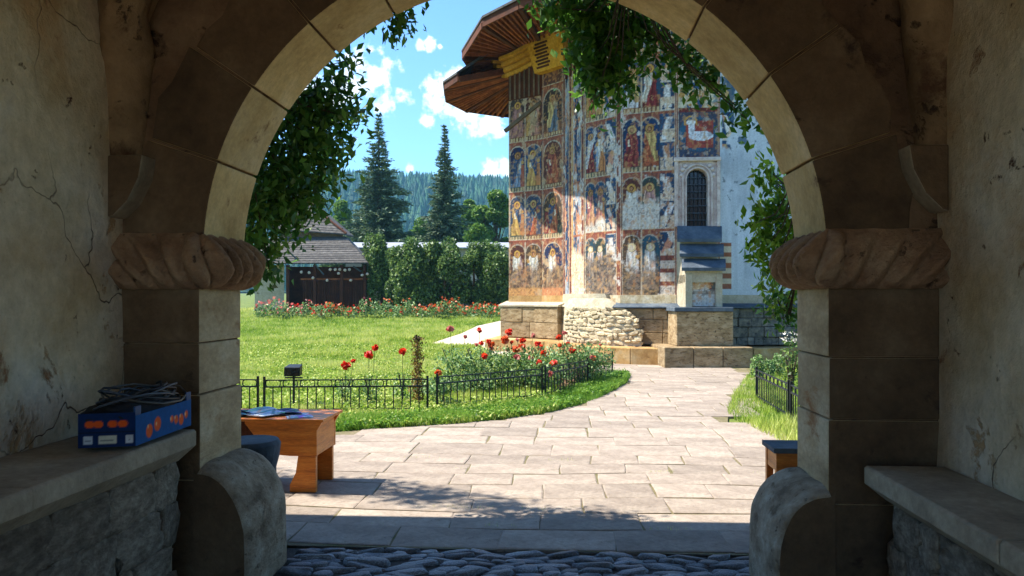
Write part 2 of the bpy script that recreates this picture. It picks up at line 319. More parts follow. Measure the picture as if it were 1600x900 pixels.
# fast mesh of many small faces, each carrying a random number
def many(name, V, faces_n, mt, parent=None, rnd=None, kind=None):
    """V: (n, k, 3) array, k=3 or 4 verts per face"""
    n, k = V.shape[0], V.shape[1]
    m = bpy.data.meshes.new(name); m.vertices.add(n*k); m.vertices.foreach_set('co', V.reshape(-1).astype(np.float32))
    m.loops.add(n*k); m.loops.foreach_set('vertex_index', np.arange(n*k, dtype=np.int32))
    m.polygons.add(n); m.polygons.foreach_set('loop_start', np.arange(0, n*k, k, dtype=np.int32)); m.polygons.foreach_set('loop_total', np.full(n, k, dtype=np.int32))
    m.update(calc_edges=True)
    if rnd is None: rnd = np.random.rand(n)
    a = m.attributes.new('rnd', 'FLOAT', 'POINT'); a.data.foreach_set('value', np.repeat(rnd, k).astype(np.float32))
    return link(name, m, mt, parent, kind)
def leaves(C, size, droop=0.3, up=0.3, asp=0.5, fold=True):
    """diamond leaves at centres C (n,3): two triangles as one bent quad"""
    n = len(C); a = np.random.randn(n, 3); a[:, 2] -= droop; a /= np.linalg.norm(a, axis=1)[:, None]
    b = np.random.randn(n, 3); b[:, 2] *= (1-up); b -= (b*a).sum(1)[:, None]*a; b /= np.linalg.norm(b, axis=1)[:, None]+1e-6
    c = np.cross(a, b); s = (size*(0.6+0.8*np.random.rand(n)))[:, None]
    V = np.stack([C-a*s*0.5, C+b*s*asp*0.5+c*s*0.10, C+a*s*0.5-c*s*0.05, C-b*s*asp*0.5+c*s*0.10], 1)
    return V
def ellips(c, r, n, shell=0.5):
    a = np.random.randn(n, 3); a /= np.linalg.norm(a, axis=1)[:, None]
    rad = (shell+(1-shell)*np.random.rand(n)**0.6)[:, None]
    return np.array(c)+a*rad*np.array(r)

# ------------------------------------------------------------------ ground
def gz(d): 
    return 0.0 if d < 20 else (d-20)*0.034 if d < 60 else 40*0.034+(d-60)*0.01
def gz_np(d): return np.where(d < 20, 0, np.where(d < 60, (d-20)*0.034, 1.36+(d-60)*0.01))
def ground_sheet():
    ds = [-120,-40,-10,0,5,10,15,20,24,28,32,36,40,45,50,60,80,120,200,350,600,1000,1800]
    xs = [-900,-400,-150,-60,-30,-18,-12,-8,-5,-2,0,3,6,10,15,25,60,150,400,900]
    mb = MB(); vs = [cw(x, d, gz(d)-0.035) for d in ds for x in xs]; nx = len(xs)
    mb.add(vs, [(j*nx+i, j*nx+i+1, (j+1)*nx+i+1, (j+1)*nx+i) for j in range(len(ds)-1) for i in range(nx-1)])
    mb.build('ground', M['soil'], kind='structure')
ground_sheet()
# path outline (world xy)
L_edge = [(500,675),(570,671),(640,667),(720,662),(800,653),(860,644),(900,634),(935,622),(960,610),(980,597),(984,588),(975,577),(962,567)]
R_edge = [(1178,577),(1160,596),(1146,618),(1138,640),(1137,660),(1160,676),(1200,688),(1240,697)]
lp = [G(*p) for p in L_edge]; rp = [G(*p) for p in R_edge]
main_path = [Vector((-6.0,4.9,0)), Vector((-6.0,lp[0].y+0.25,0))]+lp+[G(905,556)]+[G(925,550), cw(3.0,20,0), cw(6.5,20,0)]+rp+[Vector((6.0,rp[-1].y-0.2,0)), Vector((6.0,4.9,0))]
def inside(x, y, poly):
    c = False; n = len(poly); j = n-1
    for i in range(n):
        xi, yi, xj, yj = poly[i][0], poly[i][1], poly[j][0], poly[j][1]
        if (yi > y) != (yj > y) and x < (xj-xi)*(y-yi)/(yj-yi)+xi: c = not c
        j = i
    return c
def inside_np(x, y, poly):
    c = np.zeros(len(x), bool); n = len(poly); j = n-1
    for i in range(n):
        xi, yi, xj, yj = poly[i][0], poly[i][1], poly[j][0], poly[j][1]
        if yi != yj:
            c ^= ((yi > y) != (yj > y)) & (x < (xj-xi)*(y-yi)/(yj-yi)+xi)
        j = i
    return c
side_path = [cw((770-800)/F*21,21.0), cw(-1.0,24.0), cw((668-800)/F*24.5,24.5), cw(-1.9,29), cw(-1.5,33), cw(0.4,40), cw(3.5,40), cw(3.5,22), cw(3.0,20), G(925,550), G(905,556)]
def sheet(name, poly, mt, z=0.0, **kw):
    m = bpy.data.meshes.new(name); bm = bmesh.new()
    vs = [bm.verts.new((p[0], p[1], gz(XD(p)[1])+z)) for p in poly]; f = bm.faces.new(vs)
    bmesh.ops.triangulate(bm, faces=[f]); bmesh.ops.recalc_face_normals(bm, faces=bm.faces)
    for f in bm.faces:
        if f.normal.z < 0: f.normal_flip()
    bm.to_mesh(m); bm.free(); return link(name, m, mt, **kw)
path = sheet('path', main_path, M['joint'], -0.007, kind='structure')
sheet('forecourt', [Vector((-14,-40,0)), Vector((14,-40,0)), Vector((14,-1.45,0)), Vector((-14,-1.45,0))], M['palepath'], -0.004, kind='structure')
sheet('pavement', side_path, M['palepath'], -0.004, kind='structure')
# slabs
rng = random.Random(3)
slab_n = 0
y = 4.93; row = 0
while y < 19.0:
    h = rng.uniform(0.36, 0.5) if row > 0 else 0.43
    if row > 6: h = rng.uniform(0.42, 0.62)
    x = -6.0+rng.uniform(0, 0.5)
    while x < 6.2:
        w = rng.uniform(0.42, 0.95) if row > 0 else rng.uniform(0.6, 0.8)
        g = 0.0045; j = lambda a=0.012: rng.uniform(-a, a)
        cx, cy = x+w/2, y+h/2
        Xc, dc = XD((cx, cy)); vis = abs(Xc/dc) < 0.40
        if (inside(cx, cy, main_path) or inside(x+w*0.15, cy, main_path) or inside(x+w*0.85, cy, main_path)) and (vis and -4.4 < cx) and not (cx > 3.9 and dc > 15) and slab_n < 300:
            pl = [(x+g+j(), y+g+j()), (x+w-g+j(), y+g+j()), (x+w-g+j(), y+h-g+j()), (x+g+j(), y+h-g+j())]
            pl = [(a+0.07*mnoise.noise(Vector((a*0.5, b*0.5, 3))), b+0.13*mnoise.noise(Vector((a*0.45, b*0.45, 9)))) for a, b in pl]
            mid = []
            for i in range(4):          # a worn, slightly wavy edge
                a, b = pl[i], pl[(i+1) % 4]; mid += [a, ((a[0]+b[0])/2+j(0.010), (a[1]+b[1])/2+j(0.010))]
            zt = rng.uniform(-0.003, 0.004); tx, ty = rng.uniform(-.004,.004), rng.uniform(-.004,.004)
            mb = MB(); n8 = 8
            ins = [(cx+(p[0]-cx)*(1-0.012/w*2), cy+(p[1]-cy)*(1-0.012/h*2)) for p in mid]
            vs = [(p[0], p[1], -0.04) for p in mid]+[(p[0], p[1], zt-0.004) for p in mid]+[(p[0], p[1], zt+tx*(p[0]-cx)/w+ty*(p[1]-cy)/h) for p in ins]
            fs = [tuple(16+i for i in range(8))]+[(i, (i+1)%8, 8+(i+1)%8, 8+i) for i in range(8)]+[(8+i, 8+(i+1)%8, 16+(i+1)%8, 16+i) for i in range(8)]
            vs = [(v[0]-cx, v[1]-cy, v[2]) for v in vs]
            mb.add(vs, fs); o = mb.build('paving_slab', M['paving'], path)
            o.location = (cx, cy, 0); o.rotation_euler.z = rng.uniform(-0.012, 0.012); slab_n += 1
        x += w
    y += h; row += 1
print('slabs', slab_n)
# passage floor with cobbles
fl = MB(); fl.box(-2.5, 2.1, -9, 4.91, -0.3, -0.022); floor = fl.build('passage_floor', M['cobble_bed'], kind='structure')
def pebble(seed):
    bm = bmesh.new(); bmesh.ops.create_icosphere(bm, subdivisions=2, radius=1)
    for v in bm.verts:
        k = 1+0.42*mnoise.noise(Vector(v.co)*1.4+Vector((seed*7.1, 0, 0))); v.co = v.co*k
        v.co.z = max(min(v.co.z, 0.55), -0.7)
    m = bpy.data.meshes.new('cobblestone'); bm.to_mesh(m); bm.free(); m.polygons.foreach_set('use_smooth', [True]*len(m.polygons)); m.materials.append(M['cobble']); return m
peb = [pebble(i) for i in range(9)]
pts = []; y = 4.87
while y > 2.9:
    h = rng.uniform(0.05, 0.085); x = -1.75+rng.uniform(0, 0.1)
    while x < 1.22:
        w = rng.uniform(0.09, 0.27); pts.append((x+w/2, y-h/2+rng.uniform(-.014,.014), w, h)); x += w
    y -= h
nc = 0; stuff_v = MB()
for (x, y, w, h) in pts:
    me = rng.choice(peb)
    rot = rng.uniform(-0.25, 0.25); sc = (w*0.54, h*0.58, 0.035+rng.uniform(0,0.02)); zz = -0.028+rng.uniform(-.008,.008)
    if nc < 298 and y > 3.7:
        o = link('cobblestone', me, None, floor); o.location = (x, y, zz); o.scale = sc; o.rotation_euler = (rng.uniform(-.2,.2), rng.uniform(-.15,.15), rot); nc += 1
    else:
        mt_ = Matrix.Translation((x, y, zz)) @ Matrix.Rotation(rot, 4, 'Z') @ Matrix.Diagonal((*sc, 1))
        stuff_v.add([mt_ @ v.co for v in me.vertices], [tuple(p.vertices) for p in me.polygons])
if stuff_v.v: stuff_v.build('small_cobbles', M['cobble'], floor, smooth=True, kind='stuff')

# ------------------------------------------------------------------ the gatehouse
ACX, ACZ, AR = -0.30, 1.82, 1.645
Y1, Y2 = 4.03, 4.57           # inner and outer face of the arch wall
XL, XR = -2.40, 1.89          # side walls of the passage
YB = -0.9
gate = thing('gatehouse', 'dim plastered gate passage whose stone arch frames the painted church', 'gatehouse', (0,0,0))
def arch_ring(y0, y1, r, hw, xl, xr, zt, name, mt, cx=ACX, cz=ACZ, n=32):
    mb = MB(); inner = [(cx-hw, 0.0), (cx-hw, cz*0.5)]+[(cx-r*math.cos(PI*i/n), cz+r*math.sin(PI*i/n)) for i in range(n+1)]+[(cx+hw, cz*0.5), (cx+hw, 0.0)]
    outer = []
    for (x, z) in inner:
        dx, dz = x-cx, z-cz
        if z <= cz+1e-6: outer.append((xl if dx < 0 else xr, z))
        else:
            t = min([(zt-cz)/dz]+([(xr-cx)/dx] if dx > 1e-6 else [])+([(xl-cx)/dx] if dx < -1e-6 else []))
            outer.append((cx+dx*t, cz+dz*t))
    k = len(inner)
    # add corners by splitting: insert exact corner points
    for y in (y0, y1):
        mb.add([(x, y, z) for x, z in inner]+[(x, y, z) for x, z in outer], [(i, i+1, k+i+1, k+i) for i in range(k-1)])
    mb.add([(x, y0, z) for x, z in inner]+[(x, y1, z) for x, z in inner], [(i, i+1, k+i+1, k+i) for i in range(k-1)])
    for (xc, sgn) in ((xl, -1), (xr, 1)):      # the corner triangles the ray fan leaves open
        best = [i for i in range(k-1) if (abs(outer[i][1]-zt) < 1e-5) != (abs(outer[i+1][1]-zt) < 1e-5) and (outer[i][0]-cx)*sgn > 0]
        for i in best:
            for y in (y0, y1): mb.add([(outer[i][0], y, outer[i][1]), (outer[i+1][0], y, outer[i+1][1]), (xc, y, zt)], [(0,1,2)])
    return mb.build(name, mt, gate)
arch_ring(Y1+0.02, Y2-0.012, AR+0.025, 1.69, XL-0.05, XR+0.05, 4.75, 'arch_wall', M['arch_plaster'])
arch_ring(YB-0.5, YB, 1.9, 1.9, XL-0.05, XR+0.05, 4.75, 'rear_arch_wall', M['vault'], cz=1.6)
# side walls, uneven plaster
def wall_grid(x, y0, y1, z0, z1, sgn, name):
    ny, nzn = 60, 50; vs = []
    for j in range(nzn+1):
        for i in range(ny+1):
            yy = y0+(y1-y0)*i/ny; zz = z0+(z1-z0)*j/nzn
            dd = 0.035*mnoise.noise(Vector((yy*0.9, zz*0.9, x)))+0.012*mnoise.noise(Vector((yy*3.5, zz*3.5, x*3)))
            vs.append((x+sgn*dd, yy, zz))
    mb = MB(); mb.add(vs, [(j*(ny+1)+i, j*(ny+1)+i+1, (j+1)*(ny+1)+i+1, (j+1)*(ny+1)+i) for j in range(nzn) for i in range(ny)])
    return mb.build(name, M['plaster'], gate, smooth=True)
wall_grid(XL, YB-0.05, Y1+0.06, -0.05, 4.6, 1, 'side_wall'); wall_grid(XR, YB-0.05, Y1+0.06, -0.05, 4.6, -1, 'side_wall')
# groin vault
ZS = 2.30; mxx = (XL+XR)/2; hwx = (XR-XL)/2; myy = (YB+Y1)/2; hwy = (Y1-YB)/2+0.02
def vz(x, y):
    a = max(0, 1-((x-mxx)/hwx)**2)**0.5; b = max(0, 1-((y-myy)/hwy)**2)**0.5
    k = 0.045; m = max(a, b)
    return ZS+2.15*(m+k*max(0, 1-abs(a-b)/0.12)**2*-1.2)
nv = 110; vs = []
for j in range(nv+1):
    for i in range(nv+1):
        fx = 0.5-0.5*math.cos(PI*i/nv); fy = 0.5-0.5*math.cos(PI*j/nv)
        x = XL+(XR-XL)*fx; y = YB+(Y1+0.01-YB)*fy
        vs.append((x, y, vz(x, y)+0.02*mnoise.noise(Vector((x*2, y*2, 0)))))
mb = MB(); mb.add(vs, [(j*(nv+1)+i, j*(nv+1)+i+1, (j+1)*(nv+1)+i+1, (j+1)*(nv+1)+i) for j in range(nv) for i in range(nv)])
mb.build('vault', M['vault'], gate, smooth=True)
# masses either side and above
for (a, b) in ((-9.0, XL-0.05), (XR+0.05, 9.0)):
    mb = MB(); mb.box(a, b, YB-0.5, Y2-0.04, -0.1, 4.7); mb.build('outer_wall', M['facade'], gate)
mb = MB(); mb.extrude([(-9.2,YB-1.0,4.62),(-9.2,Y2+0.12,4.62),(-9.2,Y2+0.12,4.72),(-9.2,(YB+Y2)/2,7.2),(-9.2,YB-1.0,4.72)], (18.4,0,0)); mb.build('roof', M['shingle'], gate)
mb = MB(); mb.box(-9.2, 9.2, Y2-0.3, Y2+1.24, 4.40, 4.5); mb.build('eave', M['eave_dark'], gate)
# voussoirs
angs = [3.5, 17.5, 34.5, 51.5, 68, 84, 100, 115.5, 130, 146, 161.5, 176.5]
vr = random.Random(5)
def shade_face(o):  # faces turned away from the daylight get the painted-in shade colour
    o.data.materials.append(M['shade_face'])
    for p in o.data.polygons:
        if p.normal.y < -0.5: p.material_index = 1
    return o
def voussoir(a0, a1, ro, y0):
    n = 5; mb = MB(); g = 0.22
    ins, outs = [], []
    for i in range(n+1):
        a = math.radians(a0+g+(a1-a0-2*g)*i/n)
        ins.append((ACX+AR*math.cos(a), ACZ+AR*math.sin(a)))
        q = ro+0.02*math.sin(i*2.1+a0)+ (0.018 if 0 < i < n else 0); outs.append((ACX+q*math.cos(a), ACZ+q*math.sin(a)))
    loop = ins+outs[::-1]
    mb.extrude([(x, y0, z) for x, z in loop], (0, Y2-y0, 0)); return shade_face(mb.build('voussoir', M['ashlar'], gate, bevel=0.011))
for i in range(len(angs)-1):
    voussoir(angs[i], angs[i+1], vr.uniform(0.38, 0.45)+AR, Y1+0.012-vr.uniform(0.0, 0.02))
# piers: coursed blocks under the capitals, with reveals
for sgn in (-1, 1):
    xj = ACX+sgn*1.66; xo = XL-0.02 if sgn < 0 else XR+0.02
    zc = [0.0, 0.62, 1.08, 1.36, 1.66] if sgn < 0 else [0.0, 0.55, 0.98, 1.3, 1.66]
    for i in range(4):
        mb = MB(); e = vr.uniform(-0.006, 0.006); a, b = sorted((xj+e, xo)); mb.box(a, b, Y1+vr.uniform(0,0.008), Y2, zc[i]+0.003, zc[i+1]-0.003)
        shade_face(mb.build('pier_block', M['pier'], gate, bevel=0.012))
    # block between capital and first voussoir
    mb = MB(); a, b = sorted((xj-sgn*0.005, xo)); mb.box(a, b, Y1-0.01, Y2-0.002, 1.66, 1.955); shade_face(mb.build('impost_block', M['pier'], gate, bevel=0.01))
    # carved capital: a swelling moulding cut with slanting lobes, wrapping face and reveal
    face_len = abs(xo-xj); rev = Y2-Y1
    path3 = []      # (point, outward dir)
    N = 90
    tot = face_len+rev+0.16
    for i in range(N+1):
        s = tot*i/N
        if s < face_len: p = (xo-sgn*s, Y1); nrm = (0, -1)
        elif s < face_len+0.16:
            an = (s-face_len)/0.16*PI/2; p = (xj, Y1); nrm = (-sgn*math.sin(an), -math.cos(an))
        else: p = (xj, Y1+s-face_len-0.16); nrm = (-sgn, 0)
        path3.append((p, nrm, s))
    vs = []; K = 26
    for (p, nrm, s) in path3:
        for k in range(K+1):
            t = k/K; prof = max(0.02, math.sin(PI*min(1, t*1.02)))**0.5
            h = 1.652+0.305*t
            swell = (0.165 if s > face_len else 0.105+0.06*(s/face_len)**3)*prof*(0.78+0.4*(1-t))
            lf = 2*PI/0.135 if s > face_len*0.95 else 2*PI/0.17
            ph = (s-face_len)*lf + (3.4*math.sin(t*1.7) if s > face_len*0.95 else 3.3714+8.5*(t-1)*(1-s/face_len/0.95)+4.0*(t-1))
            g = abs(math.sin(ph/2))**0.55
            rr = swell*((0.42 if s > face_len*0.95 else 0.25)+(0.70 if s > face_len*0.95 else 0.85)*g)
            fade = min(1, (tot-s)/0.03)
            rr *= 1 if fade >= 1 else fade**0.5
            rr += 0.012*mnoise.noise(Vector((s*9, t*4, sgn*3)))+0.006*mnoise.noise(Vector((s*34, t*14, sgn))); vs.append((p[0]+nrm[0]*rr, p[1]+nrm[1]*rr, h+0.012*math.sin(ph)*prof))
    mb = MB(); mb.add(vs, [(i*(K+1)+k, i*(K+1)+k+1, (i+1)*(K+1)+k+1, (i+1)*(K+1)+k) for i in range(N) for k in range(K)])
    tag(mb.build('carved_capital', M['capital'], gate, smooth=True), 'twisted rope carving on the %s capital' % ('left' if sgn < 0 else 'right'))
    # rounded guard stone at the foot
    xw = 0.285; zt = 0.70 if sgn < 0 else 0.63; vs = []; NA, NY = 22, 16
    for j in range(NY+1):
        yy = Y1-0.03+(Y2+0.06-(Y1-0.03))*j/NY; e = 1-0.10*abs(2*j/NY-1)**6
        for i in range(NA+1):
            an = PI/2*i/NA*1.12; bx = math.sin(min(an, PI/2))*xw*e; bz = zt*0.42+(zt*0.58)*math.cos(min(an, PI/2))*e if an < PI/2 else zt*0.42*(1-(an-PI/2)/(PI/2*0.12))
            nn = 0.009*mnoise.noise(Vector((bx*5, yy*5, bz*5+sgn)))+0.004*mnoise.noise(Vector((bx*19, yy*19, bz*19)))
            vs.append((xj-sgn*(bx+nn), yy, max(-0.05, bz+nn)))
    m0 = len(vs)
    fs = [(j*(NA+1)+i, j*(NA+1)+i+1, (j+1)*(NA+1)+i+1, (j+1)*(NA+1)+i) for j in range(NY) for i in range(NA)]
    for j in (0, NY):
        yy = vs[j*(NA+1)][1]; vs.append((xj+sgn*0.02, yy, 0)); vs.append((xj+sgn*0.02, yy, zt*0.99)); q = len(vs)-2
        fs.append(tuple([q+1]+[j*(NA+1)+i for i in range(NA+1)]+[q]))
    mb = MB(); mb.add(vs, fs); ob = mb.build('guard_stone', M['boss'], gate)
    ob.data.polygons.foreach_set('use_smooth', [len(p.vertices) == 4 for p in ob.data.polygons]); ob.data.materials.append(M['shade_face'])
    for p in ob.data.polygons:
        if len(p.vertices) > 4: p.material_index = 1  # flat ends take the same painted shade
    # wall behind the guard stone (fills to the side wall)
    # corbel where the vault groin lands
    cxp = XL if sgn < 0 else XR; mb = MB()
    mb.extrude([(cxp, Y1-0.13, 2.36), (cxp-sgn*0.19, Y1-0.13, 2.36), (cxp-sgn*0.17, Y1-0.13, 2.24), (cxp-sgn*0.11, Y1-0.13, 2.12), (cxp-sgn*0.03, Y1-0.13, 2.04), (cxp, Y1-0.13, 2.03)], (0, 0.15, 0))
    shade_face(mb.build('vault_corbel', M['slab_grey'], gate, bevel=0.012))
    # plastered rib along the groin, its foot curling in to the side wall
    pr = []; rr_ = []
    for q in range(0, 61):
        u = 0.012+q/60*0.95; x_ = cxp-sgn*u*hwx; y_ = Y1-u*hwy; k_ = min(1, q/10); pr.append((x_-sgn*-0.045, y_+0.055, (vz(x_, y_)+0.05) if q else 2.34)); rr_.append(0.125+0.012*math.sin(q*0.9))
    mb = MB(); mb.tube(pr, rr_, 18)
    mb.v = [tuple(Vector(v)+Vector((1,1,0.4))*(0.035*mnoise.noise(Vector(v)*4+Vector((sgn*5,0,0)))+0.012*mnoise.noise(Vector(v)*14))) for v in mb.v]
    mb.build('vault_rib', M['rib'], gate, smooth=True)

# benches along the side walls
def stone_bench(xw, xf, z, sgn, label, joints, yend):
    b = thing('stone_bench', label, 'bench', (0,0,0))
    for (ya, yb) in joints:
        mb = MB(); th = 0.085
        jx = vr.uniform(-0.008, 0.008); jz = vr.uniform(-0.006, 0.006)
        # slab with a chamfered lower nose
        pr = [(xw, z-th*2.0), (xf-sgn*0.10, z-th*2.0), (xf+jx, z-th), (xf+jx, z+jz-0.01), (xf-sgn*0.012+jx, z+jz), (xw, z+jz)]
        mb.extrude([(x, ya+0.004, zz) for x, zz in pr], (0, yb-ya-0.008, 0)); mb.build('bench_slab', M['slab_grey'], b, bevel=0.006)
    mb = MB(); a, c = sorted((xw, xf-sgn*0.125)); mb.box(a, c, YB, yend-0.06, -0.02, z-0.165); mb.build('bench_core', M['mortar'], b)
    # rubble facing stones
    yy = 1.2; rr = random.Random(11 if sgn > 0 else 12)
    zz = 0.02
    while zz < z-0.2:
        h = rr.uniform(0.14, 0.24); h = min(h, z-0.17-zz); yy = 1.5+rr.uniform(0, 0.15)
        while yy < yend-0.15:
            w = rr.uniform(0.16, 0.42); w = min(w, yend-0.06-yy); mb = MB()
            bm = bmesh.new(); bmesh.ops.create_cube(bm, size=1); bmesh.ops.subdivide_edges(bm, edges=bm.edges[:], cuts=4, use_grid_fill=True)
            for v in bm.verts:
                p = v.co.copy(); q = p.normalized()*0.62; v.co = p.lerp(q, 0.30)+Vector((1,1,1))*(0.16*mnoise.noise(p*2.3+Vector((yy*9, zz*9, sgn)))+0.07*mnoise.noise(p*6+Vector((yy*9, zz*9, sgn))))
            m = bpy.data.meshes.new('rubble_stone'); bm.to_mesh(m); bm.free(); m.polygons.foreach_set('use_smooth', [True]*len(m.polygons))
            o = link('rubble_stone', m, M['rubble_dark'], b); o.location = (xf-sgn*0.15, yy+w/2, zz+h/2); o.scale = (0.12, w*1.05, h*1.05)
            yy += w
        zz += h
    return b
# sgn: +1 means the nose points to +x (left-hand bench)
stone_bench(XL+0.01, -1.89, 0.93, 1, 'high stone bench along the left passage wall, the blue fruit crate resting on it', [(-0.8,1.0),(1.0,2.62),(2.62,3.86)], 3.9)
stone_bench(XR-0.01, 1.50, 0.77, -1, 'lower stone bench with chamfered slabs along the right passage wall', [(-0.8,1.3),(1.3,2.75),(2.75,3.93)], 3.96)

# ------------------------------------------------------------------ crate, bag and cables on the left bench
def printed_panel(name, A, B, z0, z1, parent, painter, off, res=0.006, thick=0.006, mt=None):
    """upright card from A to B (world xy), with a painted colour attribute"""
    A = Vector(A[:2]).to_3d(); B = Vector(B[:2]).to_3d(); L = (B-A).length; nx = max(2, int(L/res)); nzv = max(2, int((z1-z0)/res))
    t = (B-A)/L; nrm = Vector((t.y, -t.x, 0))*off
    U, V_ = np.meshgrid(np.linspace(0, L, nx+1), np.linspace(0, z1-z0, nzv+1))
    col = painter(U.ravel(), V_.ravel(), L, z1-z0)
    co = np.zeros((U.size, 3)); co[:, 0] = A.x+t.x*U.ravel()+nrm.x; co[:, 1] = A.y+t.y*U.ravel()+nrm.y; co[:, 2] = z0+V_.ravel()
    return grid_mesh(name, co, nx, nzv, col, mt or M['print'], parent, back=-nrm.normalized()*thick if nrm.length else None)
def grid_mesh(name, co, nx, ny, col, mt, parent, keep=None, back=None):
    idx = np.arange((nx+1)*(ny+1)).reshape(ny+1, nx+1)
    q = np.stack([idx[:-1, :-1], idx[:-1, 1:], idx[1:, 1:], idx[1:, :-1]], -1).reshape(-1, 4)
    if keep is not None: q = q[keep]
    if back is not None:      # give the card its thickness: a plain back and rim
        n0 = len(co); bo = np.array(back); cs = [idx[0,0], idx[0,nx], idx[ny,nx], idx[ny,0]]
        co = np.vstack([co, co[cs]+bo]); col = np.vstack([col, col[cs]])
        ex = np.array([[n0+3,n0+2,n0+1,n0]])
        rim = []
        for a, b, ia, ib in ((cs[0],cs[1],0,1),(cs[1],cs[2],1,2),(cs[2],cs[3],2,3),(cs[3],cs[0],3,0)): rim.append([a, n0+ia, n0+ib, b])
        q = np.vstack([q, ex, np.array(rim)])
    m = bpy.data.meshes.new(name); m.vertices.add(len(co)); m.vertices.foreach_set('co', co.astype(np.float32).ravel())
    m.loops.add(q.size); m.loops.foreach_set('vertex_index', q.astype(np.int32).ravel()); m.polygons.add(len(q))
    m.polygons.foreach_set('loop_start', np.arange(0, q.size, 4, dtype=np.int32)); m.polygons.foreach_set('loop_total', np.full(len(q), 4, dtype=np.int32)); m.update(calc_edges=True)
    a = m.color_attributes.new('Col', 'FLOAT_COLOR', 'POINT'); rgba = np.ones((len(co), 4), np.float32); rgba[:, :3] = col; a.data.foreach_set('color', rgba.ravel())
    return link(name, m, mt, parent)
def blend(col, mask, c): 
    c = np.array(lin(c)) if not isinstance(c, np.ndarray) else c
    return col*(1-mask[:, None])+c*mask[:, None]
def fruit_end(u, v, L, H):
    col = np.tile(np.array(lin((8,40,84))), (len(u), 1))
    for cx in (L*0.2, L*0.35, L*0.6, L*0.78):
        col = blend(col, sst(0.018, 0.014, np.hypot((u-cx)/1.25, v-H*0.68)), (226,88,24))
    col = blend(col, ((abs(v-H*0.45) < 0.004)*1.0), (20,30,50))
    for (a, b, c) in ((0.1,0.26,(190,196,200)), (0.36,0.66,(206,200,176)), (0.84,0.95,(196,196,196))):
        col = blend(col, ((u > L*a) & (u < L*b) & (v > H*0.08) & (v < H*0.34))*1.0, c)
        col = blend(col, ((u > L*(a+.03)) & (u < L*(b-.03)) & (v > H*0.12) & (v < H*0.30) & (np.sin(v*700) > 0.2))*0.7, (60,70,90))
    return col
def fruit_side(u, v, L, H):
    col = np.tile(np.array(lin((4,84,146))), (len(u), 1))
    for cx, r in ((L*0.22, .034), (L*0.36, .036), (L*0.62,.020), (L*0.70,.024), (L*0.80,.03), (L*0.90,.022)):
        col = blend(col, sst(r, r-0.006, np.hypot(u-cx, v-H*0.42-0.01*np.sin(cx*40))), (232,98,40))
        col = blend(col, sst(0.010, 0.006, np.hypot(u-cx+0.012, v-H*0.42-0.012)), (244,190,130))
    return col
def fruit_crate():
    t = thing('fruit_crate', 'blue cardboard fruit crate printed with oranges on the left stone bench', 'crate', (0,0,0))
    z0 = 0.945
    A = P(135,643,1) ; c2 = Vector((-1.90,3.30,0)); 
    f = Vector((-1.925,3.86,0))-c2
    c1 = Vector((-2.12, 3.23, 0)); c3 = c2+f; c4 = c1+f
    H = 0.15
    printed_panel('printed_end', c1, c2, z0, z0+H, t, fruit_end, 0.0015)
    printed_panel('printed_side', c2, c3, z0, z0+H-0.015, t, fruit_side, 0.0015)
    mb = MB(); ins = 0.006
    for a, b in ((c3, c4), (c4, c1), (c1, c2), (c2, c3)):
        d = (b-a).normalized(); n = Vector((-d.y, d.x, 0))*0.006
        mb.hexa([(*p[:2], z) for z in (z0, z0+H-0.02) for p in (a, b, b+n, a+n)])
    mb.build('card_wall', plain('blue_card', (16,44,84), 0.6), t)
    mb = MB(); mb.hexa([(*p[:2], z) for z in (z0, z0+0.01) for p in (c1, c2, c3, c4)]); mb.build('crate_bottom', plain('card_bottom', (60,60,64)), t)
    for p in (c2, c3):       # raised corner tabs
        mb = MB(); d = f.normalized()*0.05*(1 if p is c2 else -1); mb.hexa([(*q[:2], z) for z in (z0, z0+H+0.025) for q in (p, p+d, p+d+Vector((-0.008,0,0)), p+Vector((-0.008,0,0)))]); mb.build('corner_tab', plain('blue_tab', (18,66,116), 0.6), t)
    # crumpled dark sack heaped in it
    bag = bmesh.new(); bmesh.ops.create_icosphere(bag, subdivisions=4, radius=1)
    for v in bag.verts:
        k = 1+0.25*mnoise.noise(v.co*1.7)+0.13*mnoise.noise(v.co*4.5)+0.05*mnoise.noise(v.co*11); v.co *= k
    m = bpy.data.meshes.new('black_bag'); bag.to_mesh(m); bag.free(); m.polygons.foreach_set('use_smooth', [True]*len(m.polygons))
    o = link('black_bag', m, M['black']); o.scale = (0.15, 0.29, 0.07); o.location = (-2.05, 3.56, 1.07)
    tag(o, 'crumpled black bag heaped on top of the blue fruit crate', 'bag')
    rr = random.Random(4)
    for k in range(3):
        mb = MB(); pts_ = []
        for i in range(46):
            a = i*0.55+k*2; r1 = 0.13+0.05*math.sin(i*0.37+k); pts_.append((-2.04+r1*math.cos(a)*0.8, 3.56+r1*1.7*math.sin(a)+0.04*k, 1.105+0.03*math.sin(a*1.7+k)+0.0012*i))
        mb.tube(pts_, 0.0055, 5)
        c = [(74,82,92),(26,28,32),(92,88,80)][k]
        tag(mb.build('cable', plain('cable_rubber', c, 0.5), smooth=True), ['slate grey cable coiled over the black bag on the crate','black cable coiled over the black bag on the crate','paler grey cable coiled over the black bag on the crate'][k], 'cable', 'cables coiled on the crate')
    mb = MB(); mb.tube([(-2.02,3.05,0.945+0.007)]+[( -2.24+0.03*math.sin(i), 3.03-0.02*i, 0.952) for i in range(4)], 0.006, 5)
fruit_crate()

